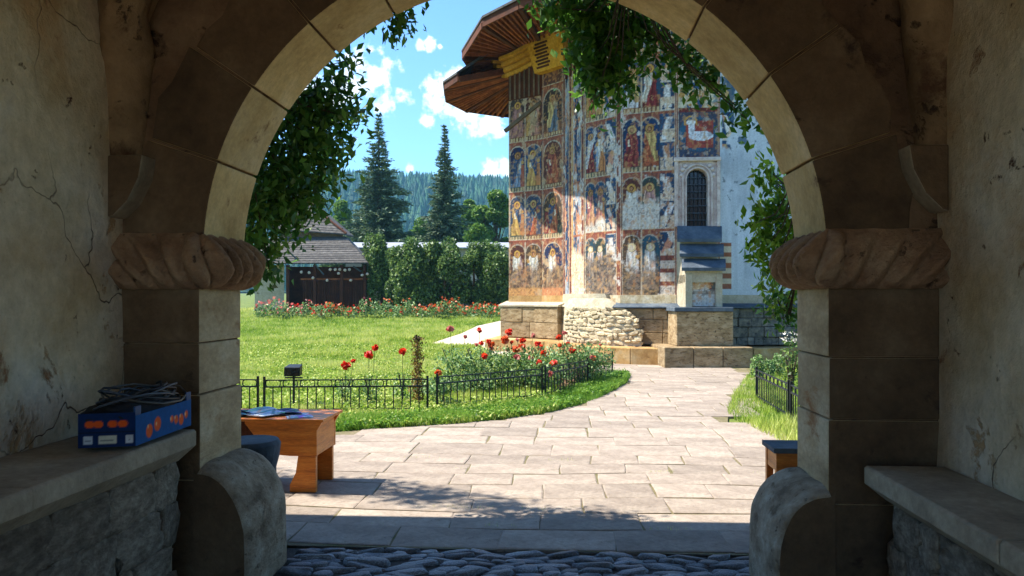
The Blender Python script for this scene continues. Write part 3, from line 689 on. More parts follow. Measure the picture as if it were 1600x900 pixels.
# ------------------------------------------------------------------ outside the arch: table, stone stub, wooden box
def display_table():
    # ends at px 450-495, foot on the ground at y 770
    g = G(493, 770); t = thing('display_table', 'orange wooden table holding a spread of blue and white magazines, just outside the arch', 'table', (g.x, g.y, 0))
    bx, by = g.x, g.y; Lx = 1.25; dp = 0.55; zt = 0.585
    mb = MB(); mb.box(bx-Lx, bx+0.07, by-0.02, by+dp, zt, zt+0.022); mb.build('table_top', M['wood'], t, bevel=0.005)
    # deep apron whose lower corner sweeps up to the top
    y0 = by+0.0
    pr = [(bx+0.055, zt-0.001), (bx+0.01, zt-0.075), (bx+0.01, zt-0.285), (bx-0.22, zt-0.285), (bx-0.42, zt-0.27), (bx-0.52, zt-0.12), (bx-0.60, zt-0.02), (bx-0.60, zt-0.001)]
    for yy, th in ((y0, 0.03), (by+dp-0.05, 0.03)):
        mb = MB(); mb.extrude([(x, yy, z) for x, z in pr], (0, th, 0)); mb.build('apron', M['wood'], t, bevel=0.004)
    mb = MB(); mb.box(bx-0.015, bx+0.008, y0+0.031, by+dp-0.051, zt-0.28, zt-0.002); mb.build('end_panel', M['wood'], t)
    mb = MB(); mb.box(bx-Lx+0.05, bx-0.6, y0+0.02, by+dp-0.05, zt-0.25, zt-0.001); mb.build('drawer_box', M['eave_dark'], t)
    for yy in (y0+0.005, by+dp-0.09):
        for xx in (bx, bx-Lx+0.25):
            mb = MB(); mb.extrude([(xx, yy, 0), (xx, yy, zt-0.286), (xx-0.15, yy, zt-0.286), (xx-0.17, yy, 0.16), (xx-0.22, yy, 0.06), (xx-0.22, yy, 0)], (0, 0.045, 0))
            mb.build('leg', M['wood'], t, bevel=0.004)
    for xx in (bx-0.002, bx-Lx+0.248):
        mb = MB(); mb.box(xx-0.16, xx-0.135, y0+0.052, by+dp-0.092, 0.03, zt-0.287); mb.build('leg_board', M['wood'], t)
    # magazines fanned out
    cols = [((176,196,216),'pale blue'),((60,76,110),'navy'),((206,214,224),'white'),((140,170,200),'sky blue'),((44,56,84),'dark blue'),((190,206,222),'light grey')]
    def cover(seed, base):
        def f(u, v, L, H):
            col = np.tile(np.array(lin(base)), (len(u), 1)); r = np.random.RandomState(seed)
            for k in range(7):
                x0 = r.rand()*L; col = blend(col, (abs((u-x0)*0.9+(v-H/2)*r.uniform(-1,1)) < r.uniform(.004,.016))*0.8, tuple(int(q) for q in (r.randint(40,230), r.randint(80,230), r.randint(120,240))))
            return col
        return f
    rr = random.Random(2)
    labs = ['pale blue magazine nearest the right end of the orange table','navy magazine in the middle of the orange table','white magazine behind the navy one on the table','sky blue magazine fanned out at the left of the table','dark blue folded leaflet at the right end of the table','light grey magazine farthest left on the table']
    for k in range(6):
        w, h = 0.21, 0.29; cx = bx-0.20-0.14*k; cy = by+0.16+0.13*(k % 2); an = rr.uniform(-0.5, 0.5); base = cols[k][0]
        nx, ny = 30, 40; U, V_ = np.meshgrid(np.linspace(0, w, nx+1), np.linspace(0, h, ny+1)); u, v = U.ravel(), V_.ravel()
        col = cover(k+3, base)(u, v, w, h); zz = zt+0.026+0.006*k+0.016*np.sin(u/w*PI)*(1 if k % 2 else 0.3)+0.006*np.sin(v/h*6+k)
        co = np.stack([cx+(u-w/2)*math.cos(an)-(v-h/2)*math.sin(an), cy+(u-w/2)*math.sin(an)+(v-h/2)*math.cos(an), zz], 1)
        o = grid_mesh('magazine', co, nx, ny, col, M['print'], None, back=(0,0,-0.006)); tag(o, labs[k], 'magazine', 'magazines spread on the table')
display_table()
# stone stub left, behind the guard stone
c0 = P(390,705,4.98); mb = MB()
rings = [(0.0,0.19),(0.05,0.19),(0.10,0.165),(0.50,0.16),(0.58,0.18),(0.66,0.19),(0.685,0.175)]
mb.tube([(c0.x, c0.y+0.02, z) for z, r in rings], [r for z, r in rings], 20); tag(mb.build('stone_post', M['slate'], smooth=False, bevel=0.004), 'short round grey stone post beside the orange table', 'stone post')
g = P(1232,705,5.15)
t = thing('wooden_stool', 'small dark topped wooden stool just outside the right pier', 'stool', (g.x, g.y, 0))
mb = MB(); mb.box(g.x-0.10, g.x+0.28, g.y-0.02, g.y+0.30, 0.565, 0.60); mb.build('seat', M['slate'], t, bevel=0.006)
for dx in (-0.08, 0.22):
    for dy in (0.0, 0.24): mb = MB(); mb.box(g.x+dx, g.x+dx+0.045, g.y+dy, g.y+dy+0.04, 0, 0.564); mb.build('leg', M['wood'], t)
mb = MB(); mb.box(g.x-0.075, g.x+0.26, g.y+0.005, g.y+0.025, 0.44, 0.562); mb.build('apron', M['wood'], t)
mb = MB(); mb.box(g.x-0.076, g.x-0.056, g.y+0.042, g.y+0.238, 0.44, 0.562); mb.build('apron', M['wood'], t)

# ------------------------------------------------------------------ the church
church = thing('church', 'tall painted church with faded frescoes of haloed figures, deep timber eaves and a stone plinth', 'church', (0,0,0))
ZB, ZT = 1.66, 9.35
RED = lin((112,52,42)); BLUE = lin((34,74,112)); OCH = lin((204,150,52)); WHT = lin((216,212,204)); DRK = lin((70,52,44))
ROBES = [(150,58,38),(206,200,196),(196,150,70),(60,84,104),(170,84,46),(130,44,44),(120,140,160),(190,120,60)]
MANT = [(212,206,200),(160,52,44),(206,168,90),(50,80,110),(226,214,190),(140,60,50)]
REG = [1.66, 3.36, 4.84, 6.36, 7.9, 9.45]
def put(col, m, c): 
    c = np.array(c); return col*(1-m[:, None])+c*m[:, None]
def saint(col, u, z, uc, w, z0, z1, seed, pale=0.0, wash=None, bg=(34,74,112)):
    """one haloed robed figure under a round arch, standing between z0 and z1"""
    r = np.random.RandomState(seed); H = z1-z0; s = 1.0
    cell = (abs(u-uc) < w/2) & (z > z0) & (z < z1)
    if r.rand() < 0.3: bg = [(96,52,42),(48,70,66),(84,66,50),(28,44,78)][r.randint(4)]
    bgc = np.array(lin(bg))*(0.7+0.4*r.rand())
    m = cell*1.0
    lower = sst(z0+H*0.30, z0+H*0.22, z)
    col = put(col, m, bgc); col = put(col, m*lower, lin((86,92,74)) if r.rand() < 0.5 else lin((122,78,52)))
    # arch head
    ar = w*0.47; za = z1-H*0.06-ar*0.8
    dd = np.hypot(u-uc, (z-za)/0.85)
    out = cell & (z > za) & (dd > ar); col = put(col, out*1.0, lin((150,84,60)))
    col = put(col, (cell & (z > za-0.02) & (abs(dd-ar) < 0.020))*(0.45+0.5*r.rand()), lin((190,178,156)))
    # robe
    zh = z1-H*0.245; zs = zh-0.10; zf = z0+H*0.09; hb = zs-zf
    t = np.clip((zs-z)/hb, 0, 1); lean = (r.rand()-0.5)*0.10
    ce = uc+lean*(t-0.3)+0.012*np.sin(z*9+seed)
    hw = min(w*0.36, 0.21)*(0.62+0.45*np.sin(np.clip(t*1.3+0.15, 0, 1)*PI/2)-0.18*(abs(t-0.45) < 0.12)+0.10*t)
    body = sst(0.012, -0.012, abs(u-ce)-hw)*((z < zs+0.03) & (z > zf))
    c1 = np.array(lin(ROBES[r.randint(len(ROBES))])); c2 = np.array(lin(MANT[r.randint(len(MANT))]))
    if pale: c1 = c1*(1-pale)+np.array(WHT)*pale; c2 = c2*(1-pale)+np.array(WHT)*pale*0.95
    col = put(col, body, c1)
    dgl = (u-ce)*r.choice([-1, 1])+ (0.5-t)*0.26
    col = put(col, body*sst(0, 0.02, dgl)*(t < 0.86), c2)
    fold = (np.sin((u-ce)/hw*7+np.sin(z*6+seed)*1.2+t*2*(seed % 3-1)) > 0.55)
    col = np.where((body*fold > 0.5)[:, None], col*0.62, col)
    hl = (np.sin((u-ce)/hw*7+2.6+np.sin(z*6+seed)*1.2) > 0.86); col = np.where((body*hl > 0.5)[:, None], np.minimum(col*1.5, 0.75), col)
    # a smaller companion at the shoulder in some cells
    if r.rand() < 0.55:
        sx = uc+r.choice([-1, 1])*w*0.32; cc_ = np.array(lin(ROBES[r.randint(len(ROBES))])); mm_ = cell & (abs(u-sx) < w*0.12*(1.2-0.5*np.clip((z-z0)/H*1.6, 0, 1))) & (z > zf) & (z < z0+H*0.55)
        col = put(col, mm_*0.9, cc_); col = put(col, (np.hypot(u-sx, z-z0-H*0.60) < 0.055)*1.0, lin((196,146,70)))
    # hand and scroll
    if r.rand() < 0.7:
        hx = ce+r.choice([-1,1])*hw*0.5; col = put(col, ((abs(u-hx) < 0.03) & (abs(z-(zs-hb*0.28)) < 0.09))*1.0, lin((222,206,176)))
    # halo, hair, face
    d = np.hypot(u-uc-lean*-0.3, z-zh); R = min(0.120, w*0.27)
    col = put(col, sst(R+0.012, R, d), lin((96,60,36))); col = put(col, sst(R-0.004, R-0.014, d), lin([(204,152,58),(184,134,62),(196,160,92),(170,118,52)][r.randint(4)]) if pale < .5 else lin((208,190,140)))
    col = put(col, sst(R*0.62, R*0.54, np.hypot((u-uc-lean*-0.3)*1.15, z-zh+0.005)), lin((92,54,34)) if pale < .6 else lin((200,186,160)))
    col = put(col, sst(R*0.42, R*0.34, np.hypot((u-uc-lean*-0.3)*1.25, z-zh+0.015)), lin((186,128,84)) if pale < .6 else lin((206,192,168)))
    # ledge stones at the feet
    col = put(col, (cell & (z < z0+H*0.07))*(np.sin(u*60+seed) > -0.3)*1.0, lin((196,168,120)))
    if wash is not None:
        n = fbm2(u*3+seed, z*3, seed+3); zz = z0+H*wash+(n-0.5)*0.7
        col = put(col, cell*sst(zz+0.1, zz-0.1, z), np.array(lin((206,196,180))))
    return col
def small_scene(col, u, z, ua, ub, z0, z1, seed, washed=0.0):
    r = np.random.RandomState(seed); H = z1-z0
    for k in range(2):
        a = z0+H*k/2; b = a+H/2; cell = (u > ua) & (u < ub) & (z > a) & (z < b)
        col = put(col, cell*1.0, np.array(lin((36,70,100)))*(0.8+0.4*r.rand()))
        n = fbm2(u*9+seed*3.3+k, z*6+k*5, seed+k)
        uc = (ua+ub)/2; sl = r.uniform(-0.5, 0.5)
        body = cell*sst(0.10, 0.06, abs(u-uc-(z-(a+b)/2)*sl)+0.10*(n-0.5))*(z < b-H*0.07)*(z > a+H*0.04)
        col = put(col, body, lin([(216,204,190),(206,140,110),(226,220,214),(196,160,100)][r.randint(4)]))
        col = put(col, body*(n > 0.55), lin([(160,70,54),(206,196,188),(190,130,90)][r.randint(3)]))
        low = cell & (z < a+H*0.22) & (n > 0.42); col = put(col, low*1.0, lin((214,190,160)))
        col = put(col, (cell & ((z-a < 0.02) | (b-z < 0.02)))*1.0, lin((200,190,176)))
        if washed: col = put(col, cell*(n > 1-washed*0.75)*1.0, lin((210,202,190)))
    return col
def bands(col, u, z, L, spans, c=(120,54,42)):
    for (a, b) in spans:
        m = ((u >= a*L) & (u <= b*L))*1.0; col = put(col, m, lin(c))
        e = ((abs(u-a*L) < 0.014) | (abs(u-b*L) < 0.014))*1.0; col = put(col, e*0.8, lin((196,178,150)))
    return col
def registers(col, u, z, c=(150,76,52)):
    for k, zr in enumerate(REG):
        col = put(col, sst(0.040, 0.025, abs(z-zr)), lin(c)); col = put(col, sst(0.012, 0.006, abs(z-zr-0.045)), lin((206,190,160)))
    return col
def weather(col, u, z, seed, loss=0.5, base=(204,196,184)):
    n = 0.55*fbm2(u*1.6+seed*3, z*1.1, seed, 5)+0.45*fbm2(u*9+seed, z*7, seed+9, 4)
    th = 0.66-0.10*loss
    m = sst(th, th+0.05, n); col = put(col, m*0.85, np.array(lin(base)))
    st = fbm2(u*26+seed, z*1.5, seed+5, 4); col = col*(0.72+0.52*st)[:, None]
    fn = fbm2(u*30+seed, z*30, seed+6, 3); col = col*(0.75+0.5*fn)[:, None]
    g = col.mean(1)[:, None]; fl = fbm2(u*17+seed*2, z*15, seed+14, 3); gl = fbm2(u*5+seed*4, z*4, seed+15, 3)
    col = np.where((fl > 0.63)[:, None], col*0.45+0.55*np.array(lin((196,150,96))), col); col = np.where((fl < 0.34)[:, None], col*0.5+0.5*np.array(lin((72,44,36))), col)
    col = np.where(((gl > 0.6) & (fl > 0.5))[:, None], col*0.6+0.4*np.array(lin((176,110,66))), col)
    return np.clip(col*0.90+g*0.10, 0.01, 0.8)
def low_stain(col, u, z, seed, zt=2.6, c=(104,86,66)):
    n = fbm2(u*2.2+seed, z*2.5, seed, 5); h = zt+(n-0.5)*1.1
    m = sst(h+0.15, h-0.2, z)*0.85*(z > REG[0]+0.02); col = put(col, m, np.array(lin(c)))
    sp = fbm2(u*14+seed, z*14, seed+2, 3); col = put(col, m*(sp > 0.56)*0.8, np.array(lin((150,122,92)))); return put(col, m*(sp < 0.38)*0.8, np.array(lin((66,58,52))))
def face_A(u, z, L):
    col = np.tile(np.array(lin((96,60,50))), (len(u), 1))
    for k in range(4):
        for j in range(2):
            w = L*0.47; pal = [0.35, 0, 0, 0.2][k]
            col = saint(col, u, z, L*(0.265+0.475*j), w, REG[k]+(0.18 if k == 0 else 0.05), REG[k+1]-0.03, [[41,12],[3,24],[5,3],[8,31]][k][j], pale=pal, bg=[(62,60,60),(52,72,96),(34,74,106),(70,60,56)][k])
    col = bands(col, u, z, L, [(0, 0.028), (0.485, 0.515)]); col = registers(col, u, z)
    col = low_stain(col, u, z, 3, 2.5, (126,92,58)); 
    col = put(col, sst(1.96, 1.90, z), np.array(lin((196,138,72))))
    return weather(col, u, z, 4, 0.2, (190,160,120))
def face_B(u, z, L):
    col = np.tile(np.array(lin((96,60,50))), (len(u), 1))
    for k in range(4):
        col = saint(col, u, z, L*0.5, L*0.86, REG[k]+(0.2 if k == 0 else 0.06), REG[k+1]-0.03, [17,9,22,13][k], pale=[.3,0,0,.1][k], bg=[(62,62,64),(44,62,84),(52,66,74),(70,60,56)][k])
    col = bands(col, u, z, L, [(0, 0.05), (0.95, 1.0)], (140,76,56)); col = registers(col, u, z); col = low_stain(col, u, z, 7, 2.5, (120,90,60))
    col = put(col, sst(1.96, 1.90, z), np.array(lin((190,120,70))))
    return weather(col, u, z, 5, 0.2, (190,160,120))
def face_R(u, z, L):
    f = u/L; col = np.tile(np.array(lin((52,84,108))), (len(u), 1))
    n = fbm2(u*8, z*2.0, 5)
    col = put(col, (n > 0.52)*1.0, lin((150,160,170))); col = put(col, ((n < 0.42))*1.0, lin((30,60,96)))
    n2 = fbm2(u*10+3, z*3.2, 8); col = put(col, ((n2 > 0.62))*1.0, lin((196,130,90)))
    col = bands(col, u, z, L, [(0, 0.10), (0.30, 0.42), (0.88, 1.0)], (112,54,44)); col = bands(col, u, z, L, [(0.42, 0.5)], (190,140,70))
    for zr in REG: col = put(col, sst(0.04, 0.02, abs(z-zr))*(f > .5), lin((160,90,60)))
    col = put(col, sst(0.2, -0.1, z-2.3-0.9*fbm2(u*3, z*2, 4))*(f > 0.42), lin((222,196,160)))
    return weather(col, u, z, 6, 0.5)
def face_C(u, z, L):
    col = np.tile(np.array(lin((50,78,96))), (len(u), 1))
    for k in range(5):
        for j in range(2):
            col = saint(col, u, z, L*(0.19+0.27*j), L*0.27, REG[k]+0.05, REG[k+1]-0.03, [[51,62],[73,14],[25,36],[47,58],[9,4]][k][j], pale=[.65,.15,0,0,0][k], wash=[None,0.16,None,None,None][k], bg=[(40,84,100),(34,74,104),(26,66,104),(40,76,100),(40,76,100)][k])
        col = small_scene(col, u, z, L*0.62, L*0.86, REG[k]+0.05, REG[k+1]-0.03, 10+k, washed=[.4,.3,.1,.1,.1][k])
    m = (u > L*0.62) & (u < L*0.86) & (z < 2.75); col = put(col, m*1.0, lin((206,190,170))); col = put(col, (m & (np.sin(z*2*PI/0.30) > 0.35))*1.0, lin((128,66,54)))
    col = registers(col, u, z); col = low_stain(np.array(col), u, z, 13, 2.75, (112,96,82)) if True else col
    col = bands(col, u, z, L, [(0, 0.04), (0.88, 1.0)], (122,62,48))
    return weather(col, u, z, 7, 0.5)
def face_D(u, z, L):
    col = np.tile(np.array(lin((50,78,96))), (len(u), 1))
    for k in range(5):
        for j in range(2):
            col = saint(col, u, z, L*(0.20+0.33*j), L*0.325, REG[k]+0.05, REG[k+1]-0.03, [[91,92],[33,74],[15,26],[27,88],[19,5]][k][j], pale=[.95,.35,0,0,0][k], wash=[None,0.50,None,None,None][k], bg=[(42,84,100),(46,80,104),(26,62,100),(40,76,100),(30,60,90)][k])
        col = small_scene(col, u, z, L*0.71, L*0.97, REG[k]+0.05, REG[k+1]-0.03, 30+k, washed=[.6,.5,.15,.1,.1][k])
    m = (u > L*0.71) & (z < 2.7); col = put(col, m*1.0, lin((210,196,178))); col = put(col, (m & (np.sin(z*2*PI/0.32) > 0.45) & (z > 1.9))*1.0, lin((134,72,58)))
    col = registers(col, u, z)
    keep = (u < L*0.70)
    st = low_stain(col, u, z, 23, 2.55, (112,90,64)); col = np.where(keep[:, None], st, col)
    col = bands(col, u, z, L, [(0, 0.03), (0.365, 0.375)], (116,56,44)); col = bands(col, u, z, L, [(0.97, 1.0)], (134,64,52))
    return weather(col, u, z, 8, 0.55)
def face_W(u, z, L):
    col = np.tile(np.array(lin((214,206,194))), (len(u), 1)); n = fbm2(u*7, z*7, 11)
    # upper scenes: pale crowd, then a white animal on a red cloth
    c = (z > 6.40) & (z < 7.85); col = put(col, c*1.0, lin((126,140,140))); col = put(col, (c & (n > 0.5))*1.0, lin((200,190,160))); col = put(col, (c & (abs(u-L*0.42) < 0.2) & (n < .55))*1.0, lin((46,84,120)))
    col = put(col, (c & (fbm2(u*12, z*8, 14) > 0.6))*1.0, lin((190,140,60)))
    c = (z > 7.9); col = put(col, c*1.0, lin((60,90,110))); col = put(col, (c & (n > 0.5))*1.0, lin((190,150,110)))
    c = (z > 5.18) & (z < 6.34); col = put(col, c*1.0, lin((66,74,92))); 
    col = put(col, sst(0.50, 0.46, np.hypot((u-L*0.5)*1.0, (z-5.78)*1.05))*c, lin((40,92,120)))
    col = put(col, (c & (abs(u-L*0.53) < 0.34) & (z < 6.10) & (z > 5.42))*1.0, lin((164,66,54)))
    bodyd = np.hypot((u-L*0.56)/0.31, (z-5.72)/0.125); col = put(col, (c & (bodyd < 1))*1.0, lin((224,226,230)))
    col = put(col, (c & (np.hypot((u-L*0.35)/0.085, (z-5.90)/0.20) < 1))*1.0, lin((224,226,230)))
    col = put(col, (c & (np.hypot((u-L*0.33)/0.12, (z-6.06)/0.065) < 1))*1.0, lin((222,220,214)))
    col = put(col, (c & (abs(np.hypot((u-L*0.33), (z-6.06))-0.15) < 0.022) & (z > 6.0))*1.0, lin((206,150,60)))
    col = put(col, (c & (n > 0.66))*0.7, lin((190,170,150)))
    for (a, b) in ((5.12, 5.20), (6.32, 6.42), (7.84, 7.92)): col = put(col, ((z > a) & (z < b))*1.0, lin((112,44,40)))
    col = bands(col, u, z, L, [(0, 0.035), (0.955, 1.0)], (132,56,48))
    m = (z < 5.1) & (fbm2(u*5, z*3, 17) > 0.57); col = put(col, m*0.7, lin((176,120,96)))
    return weather(col, u, z, 9, 0.4)
def face_E(u, z, L):
    col = np.tile(np.array(lin((196,202,208))), (len(u), 1)); n = fbm2(u*3.5, z*2.5, 12, 5)
    pc = np.array(col)
    for k in (2, 3, 4):
        pc = small_scene(pc, u, z, 0.06, 0.36, REG[k]+0.05, REG[k+1]-0.03, 50+k, 0.3)
    lim = 0.40+(n-0.5)*0.8; m = sst(lim+0.03, lim-0.03, u)*sst(5.3+(n-.5)*2, 5.7+(n-.5)*2, z); col = col*(1-m[:, None])+pc*m[:, None]
    c = (z > 6.9) & (u > 0.3); col = put(col, c*sst(0.42, 0.5, n), lin((60,84,104))); col = put(col, (c & (fbm2(u*9, z*6, 3) > 0.56))*1.0, lin((170,90,70)))
    c = (z > 5.5) & (z <= 7.2) & (n > 0.6); col = put(col, c*0.9, lin((70,96,116)))
    q = fbm2(u*11+4, z*9, 21, 3); col = put(col, sst(0.76, 0.79, q)*(z > 2.5)*0.7, lin((84,96,100)))
    m = (u > 0.02) & (u < 0.30) & (z < 3.02) & (z > 1.85); col = put(col, m*1.0, lin((206,186,160))); col = put(col, (m & (np.sin((z+0.05)*2*PI/0.27) > 0.1))*1.0, lin((150,92,66)))
    st = fbm2(u*2.5+9, z*1.2, 31, 4); col = put(col, sst(0.5, 0.75, st)*0.5, lin((150,158,166)))
    g_ = np.clip(col, 0, 1); st2 = fbm2(u*12, z*1.2, 33, 4); return np.clip(g_*(0.82+0.34*st2)[:, None], 0.01, 0.8)
C_PTS = [(795,23.7),(847,23.0),(880,22.3),(912,21.0),(970,20.0),(1057,19.45),(1125,19.35),(1330,19.75)]
def cpt(i, off=0.0):
    px, d = C_PTS[i]; return cw((px-800)/F*d, d-off)
FACES = [face_A, face_B, face_R, face_C, face_D, face_W, face_E]
FLAB = ['painted wall facet with two columns of haloed figures at the left end','narrow painted facet with one column of haloed figures','narrow striped blue and red facet','painted facet with pairs of figures above the rubble','painted facet whose lower figures have faded to pale outlines','painted facet around the arched window, white animal scene above','bare whitish plaster facet at the right']
win_z0, win_z1, win_w = 3.42, 4.88, 0.52
for i in range(7):
    a, b = cpt(i), cpt(i+1); L = (b-a).length; res = 0.022; nx = int(L/res); nzv = int((ZT-ZB)/res)
    U, Z = np.meshgrid(np.linspace(0, L, nx+1), np.linspace(ZB, ZT, nzv+1)); u, z = U.ravel(), Z.ravel()
    col = FACES[i](u, z, L); t = (b-a)/L
    n_ = np.array([t.y, -t.x]); bump = (fbm2(u*1.2+i*5, z*1.2, 40+i, 4)-0.5)*0.03*np.minimum(1, np.minimum(u, L-u)*5)
    co = np.stack([a.x+t.x*u+n_[0]*bump, a.y+t.y*u+n_[1]*bump, z], 1)
    keep = None
    if i == 5:
        uc_ = L*0.47; um = (U[:-1, :-1]+res/2); zm = (Z[:-1, :-1]+res/2); hw = win_w/2+0.03
        hole = (abs(um-uc_) < hw) & (zm > win_z0-0.02) & ((zm < win_z1-hw) | (np.hypot(um-uc_, zm-(win_z1-hw)) < hw)); keep = ~hole.ravel()
        WA, WT, WUC = a, t, uc_
    o = grid_mesh('painted_wall', co, nx, nzv, col, M['fresco'], church, keep=keep); o['label'] = FLAB[i]
    o.data.polygons.foreach_set('use_smooth', [True]*len(o.data.polygons))
# hidden sides close the body of the building
pL = cw(-0.1, 30); pR = cw(9.5, 30); left0 = cpt(0); right0 = cpt(7)
mb = MB()
mb.hexa([left0, left0+Vector((0.15,0,0)), pL+Vector((0.15,0,0)), pL]+[Vector((q.x, q.y, ZT)) for q in (left0, left0+Vector((0.15,0,0)), pL+Vector((0.15,0,0)), pL)])
mb.build('side_wall', M['church_rubble'], church)
mb = MB(); q1, q2 = pL, pR; mb.hexa([q1, q2, q2+Vector((0,0.2,0)), q1+Vector((0,0.2,0))]+[Vector((q.x, q.y, ZT)) for q in (q1, q2, q2+Vector((0,0.2,0)), q1+Vector((0,0.2,0)))]); mb.build('rear_wall', M['church_rubble'], church)
mb = MB(); q1, q2 = right0, pR; mb.hexa([q1, q2, q2+Vector((-0.2,0,0)), q1+Vector((-0.2,0,0))]+[Vector((q.x, q.y, ZT)) for q in (q1, q2, q2+Vector((-0.2,0,0)), q1+Vector((-0.2,0,0)))]); mb.build('side_wall', M['church_rubble'], church)
# window: stone frame, arched lining, dark glass and iron lattice
def wpt(u, z, off): n = Vector((WT.y, -WT.x, 0)); p = WA+WT*u+n*off; return Vector((p.x, p.y, z))
wn_vec = Vector((WT.y, -WT.x, 0))
window = MB()
hw = win_w/2; zc = win_z1-hw
arc = [(WUC-hw, win_z0)]+[(WUC-hw*math.cos(PI*k/14), zc+hw*math.sin(PI*k/14)) for k in range(15)]+[(WUC+hw, win_z0)]
fo = 0.16
def frame_ring(inner, outer, o0, o1):
    mb = MB(); k = len(inner)
    for off in (o0, o1): mb.add([wpt(u, z, off) for u, z in inner]+[wpt(u, z, off) for u, z in outer], [(i, i+1, k+i+1, k+i) for i in range(k-1)])
    mb.add([wpt(u, z, o0) for u, z in inner]+[wpt(u, z, o1) for u, z in inner], [(i, i+1, k+i+1, k+i) for i in range(k-1)])
    mb.add([wpt(u, z, o0) for u, z in outer]+[wpt(u, z, o1) for u, z in outer], [(i, i+1, k+i+1, k+i) for i in range(k-1)])
    return mb
def rect_outer(inner, mx, zt, zb):
    out = []
    for (u, z) in inner:
        if z <= zc+1e-6: out.append((WUC-mx if u < WUC else WUC+mx, zb if z <= win_z0+1e-6 else z))
        else:
            dx, dz = u-WUC, z-zc; t = min((zt-zc)/dz if dz > 1e-6 else 9e9, mx/abs(dx) if abs(dx) > 1e-6 else 9e9); out.append((WUC+dx*t, zc+dz*t))
    return out
M['carved_white'] = stone('pale_carved_stone', [(176,150,138),(206,188,176),(222,210,200)], scale=5, bump=0.4, bscale=22, rnd=0.05, spots=[(6,0.62,0.06,(170,110,90))])
wf = rect_outer(arc, 0.50, 5.06, win_z0)
frm = frame_ring(arc, wf, -0.22, 0.07).build('window_frame', M['carved_white'], church)
inner2 = [(WUC+(u-WUC)*1.14, zc+(z-zc)*1.14 if z > zc else z) for u, z in arc]; inner3 = [(WUC+(u-WUC)*1.30, zc+(z-zc)*1.30 if z > zc else z) for u, z in arc]
frame_ring([(WUC+(u-WUC)*1.02, zc+(z-zc)*1.02 if z > zc else z) for u, z in arc], inner2, 0.07, 0.10).build('inner_roll', M['carved_white'], frm)
frame_ring(inner3, [(WUC+(u-WUC)*1.46, zc+(z-zc)*1.46 if z > zc else z) for u, z in arc], 0.071, 0.115).build('outer_roll', M['carved_white'], frm)
mb = MB()
for (ua, ub, za, zb_) in ((-0.56,-0.48,win_z0,5.12),(0.48,0.56,win_z0,5.12)): mb.hexa([wpt(WUC+u, z, o) for z in (za, zb_) for u, o in ((ua,0.0),(ub,0.0),(ub,0.13),(ua,0.13))])
mb.build('frame_edge', M['carved_white'], frm)
mb = MB(); mb.hexa([wpt(WUC+u, z, o) for z in (5.06, 5.16) for u, o in ((-0.58,0.0),(0.58,0.0),(0.58,0.16),(-0.58,0.16))]); mb.build('frame_cornice', M['carved_white'], frm, bevel=0.02)
for s_ in (-1, 1):      # little leaf bosses in the spandrels
    for k, (a_, b_) in enumerate(((0.36,4.86),(0.40,4.72),(0.30,4.95))):
        bm = bmesh.new(); bmesh.ops.create_icosphere(bm, subdivisions=2, radius=0.05); m = bpy.data.meshes.new('spandrel_leaf'); bm.to_mesh(m); bm.free(); o = link('spandrel_leaf', m, M['carved_white'], frm); o.location = wpt(WUC+s_*a_, b_, 0.085); o.scale = (1.2, 0.5, 1)
mb = MB(); mb.add([wpt(u, z, -0.20) for u, z in arc], [tuple(range(len(arc)))]); mb.build('window_glass', M['glass'], church)
for k in range(1, 5):
    u = WUC-hw+2*hw*k/5; top = zc+math.sqrt(max(0, hw**2-(u-WUC)**2)); mb = MB(); mb.tube([wpt(u, win_z0, -0.12), wpt(u, top, -0.12)], 0.009, 5); mb.build('lattice_bar', M['iron'], church)
for k in range(1, 8):
    z = win_z0+0.18*k; ww = hw if z < zc else math.sqrt(max(0.0001, hw**2-(z-zc)**2))
    if ww < 0.05: continue
    mb = MB(); mb.tube([wpt(WUC-ww, z, -0.105), wpt(WUC+ww, z, -0.105)], 0.010, 5); mb.build('lattice_bar', M['steel'] if 'steel' in M else M['slate'], church)
# plinth: coursed blocks with a sloping ledge; thick stones proud of the wall
ZP0, ZP1 = 0.44, 1.36
def plinth_blocks(i, off, cols, heights, mt='church_block', z0=ZP0, jit=0.02, name='plinth_stone'):
    a, b = cpt(i), cpt(i+1); t = (b-a).normalized(); n = Vector((t.y, -t.x, 0)); L = (b-a).length
    z = z0; rr = random.Random(i*7+3); ext0 = -0.0; 
    for h in heights:
        u = 0; base = rr.uniform(0.7, 1.3)
        k = 0
        while u < L-0.02:
            w = min(rr.uniform(*cols), L-u)
            if L-u-w < 0.12: w = L-u
            e = off+rr.uniform(0, jit); mb = MB(); p = lambda uu, o: a+t*uu+n*o
            q = [p(u+0.004-(off*0.35 if u == 0 else 0), -0.3), p(u+w-0.004+(off*0.35 if u+w > L-0.01 else 0), -0.3), p(u+w-0.004+(off*0.35 if u+w > L-0.01 else 0), e), p(u+0.004-(off*0.35 if u == 0 else 0), e)]
            mb.hexa([Vector((v.x, v.y, zz)) for zz in (z+0.004, z+h-0.004) for v in q]); mb.build(name, M[mt], church, bevel=0.014, seg=1)
            u += w
        z += h
def ledge(i, off, za, zb_, mt, name='ledge'):
    a, b = cpt(i), cpt(i+1); t = (b-a).normalized(); n = Vector((t.y, -t.x, 0)); L = (b-a).length; ex = off*0.45
    p = lambda uu, o, z: Vector((*(a+t*uu+n*o)[:2], z))
    mb = MB(); mb.hexa([p(-ex,-0.1,za), p(L+ex,-0.1,za), p(L+ex,off,za), p(-ex,off,za), p(-ex,-0.1,zb_+0.12), p(L+ex,-0.1,zb_+0.12), p(L+ex,off,zb_), p(-ex,off,zb_)]); mb.build(name, M[mt], church, bevel=0.012)
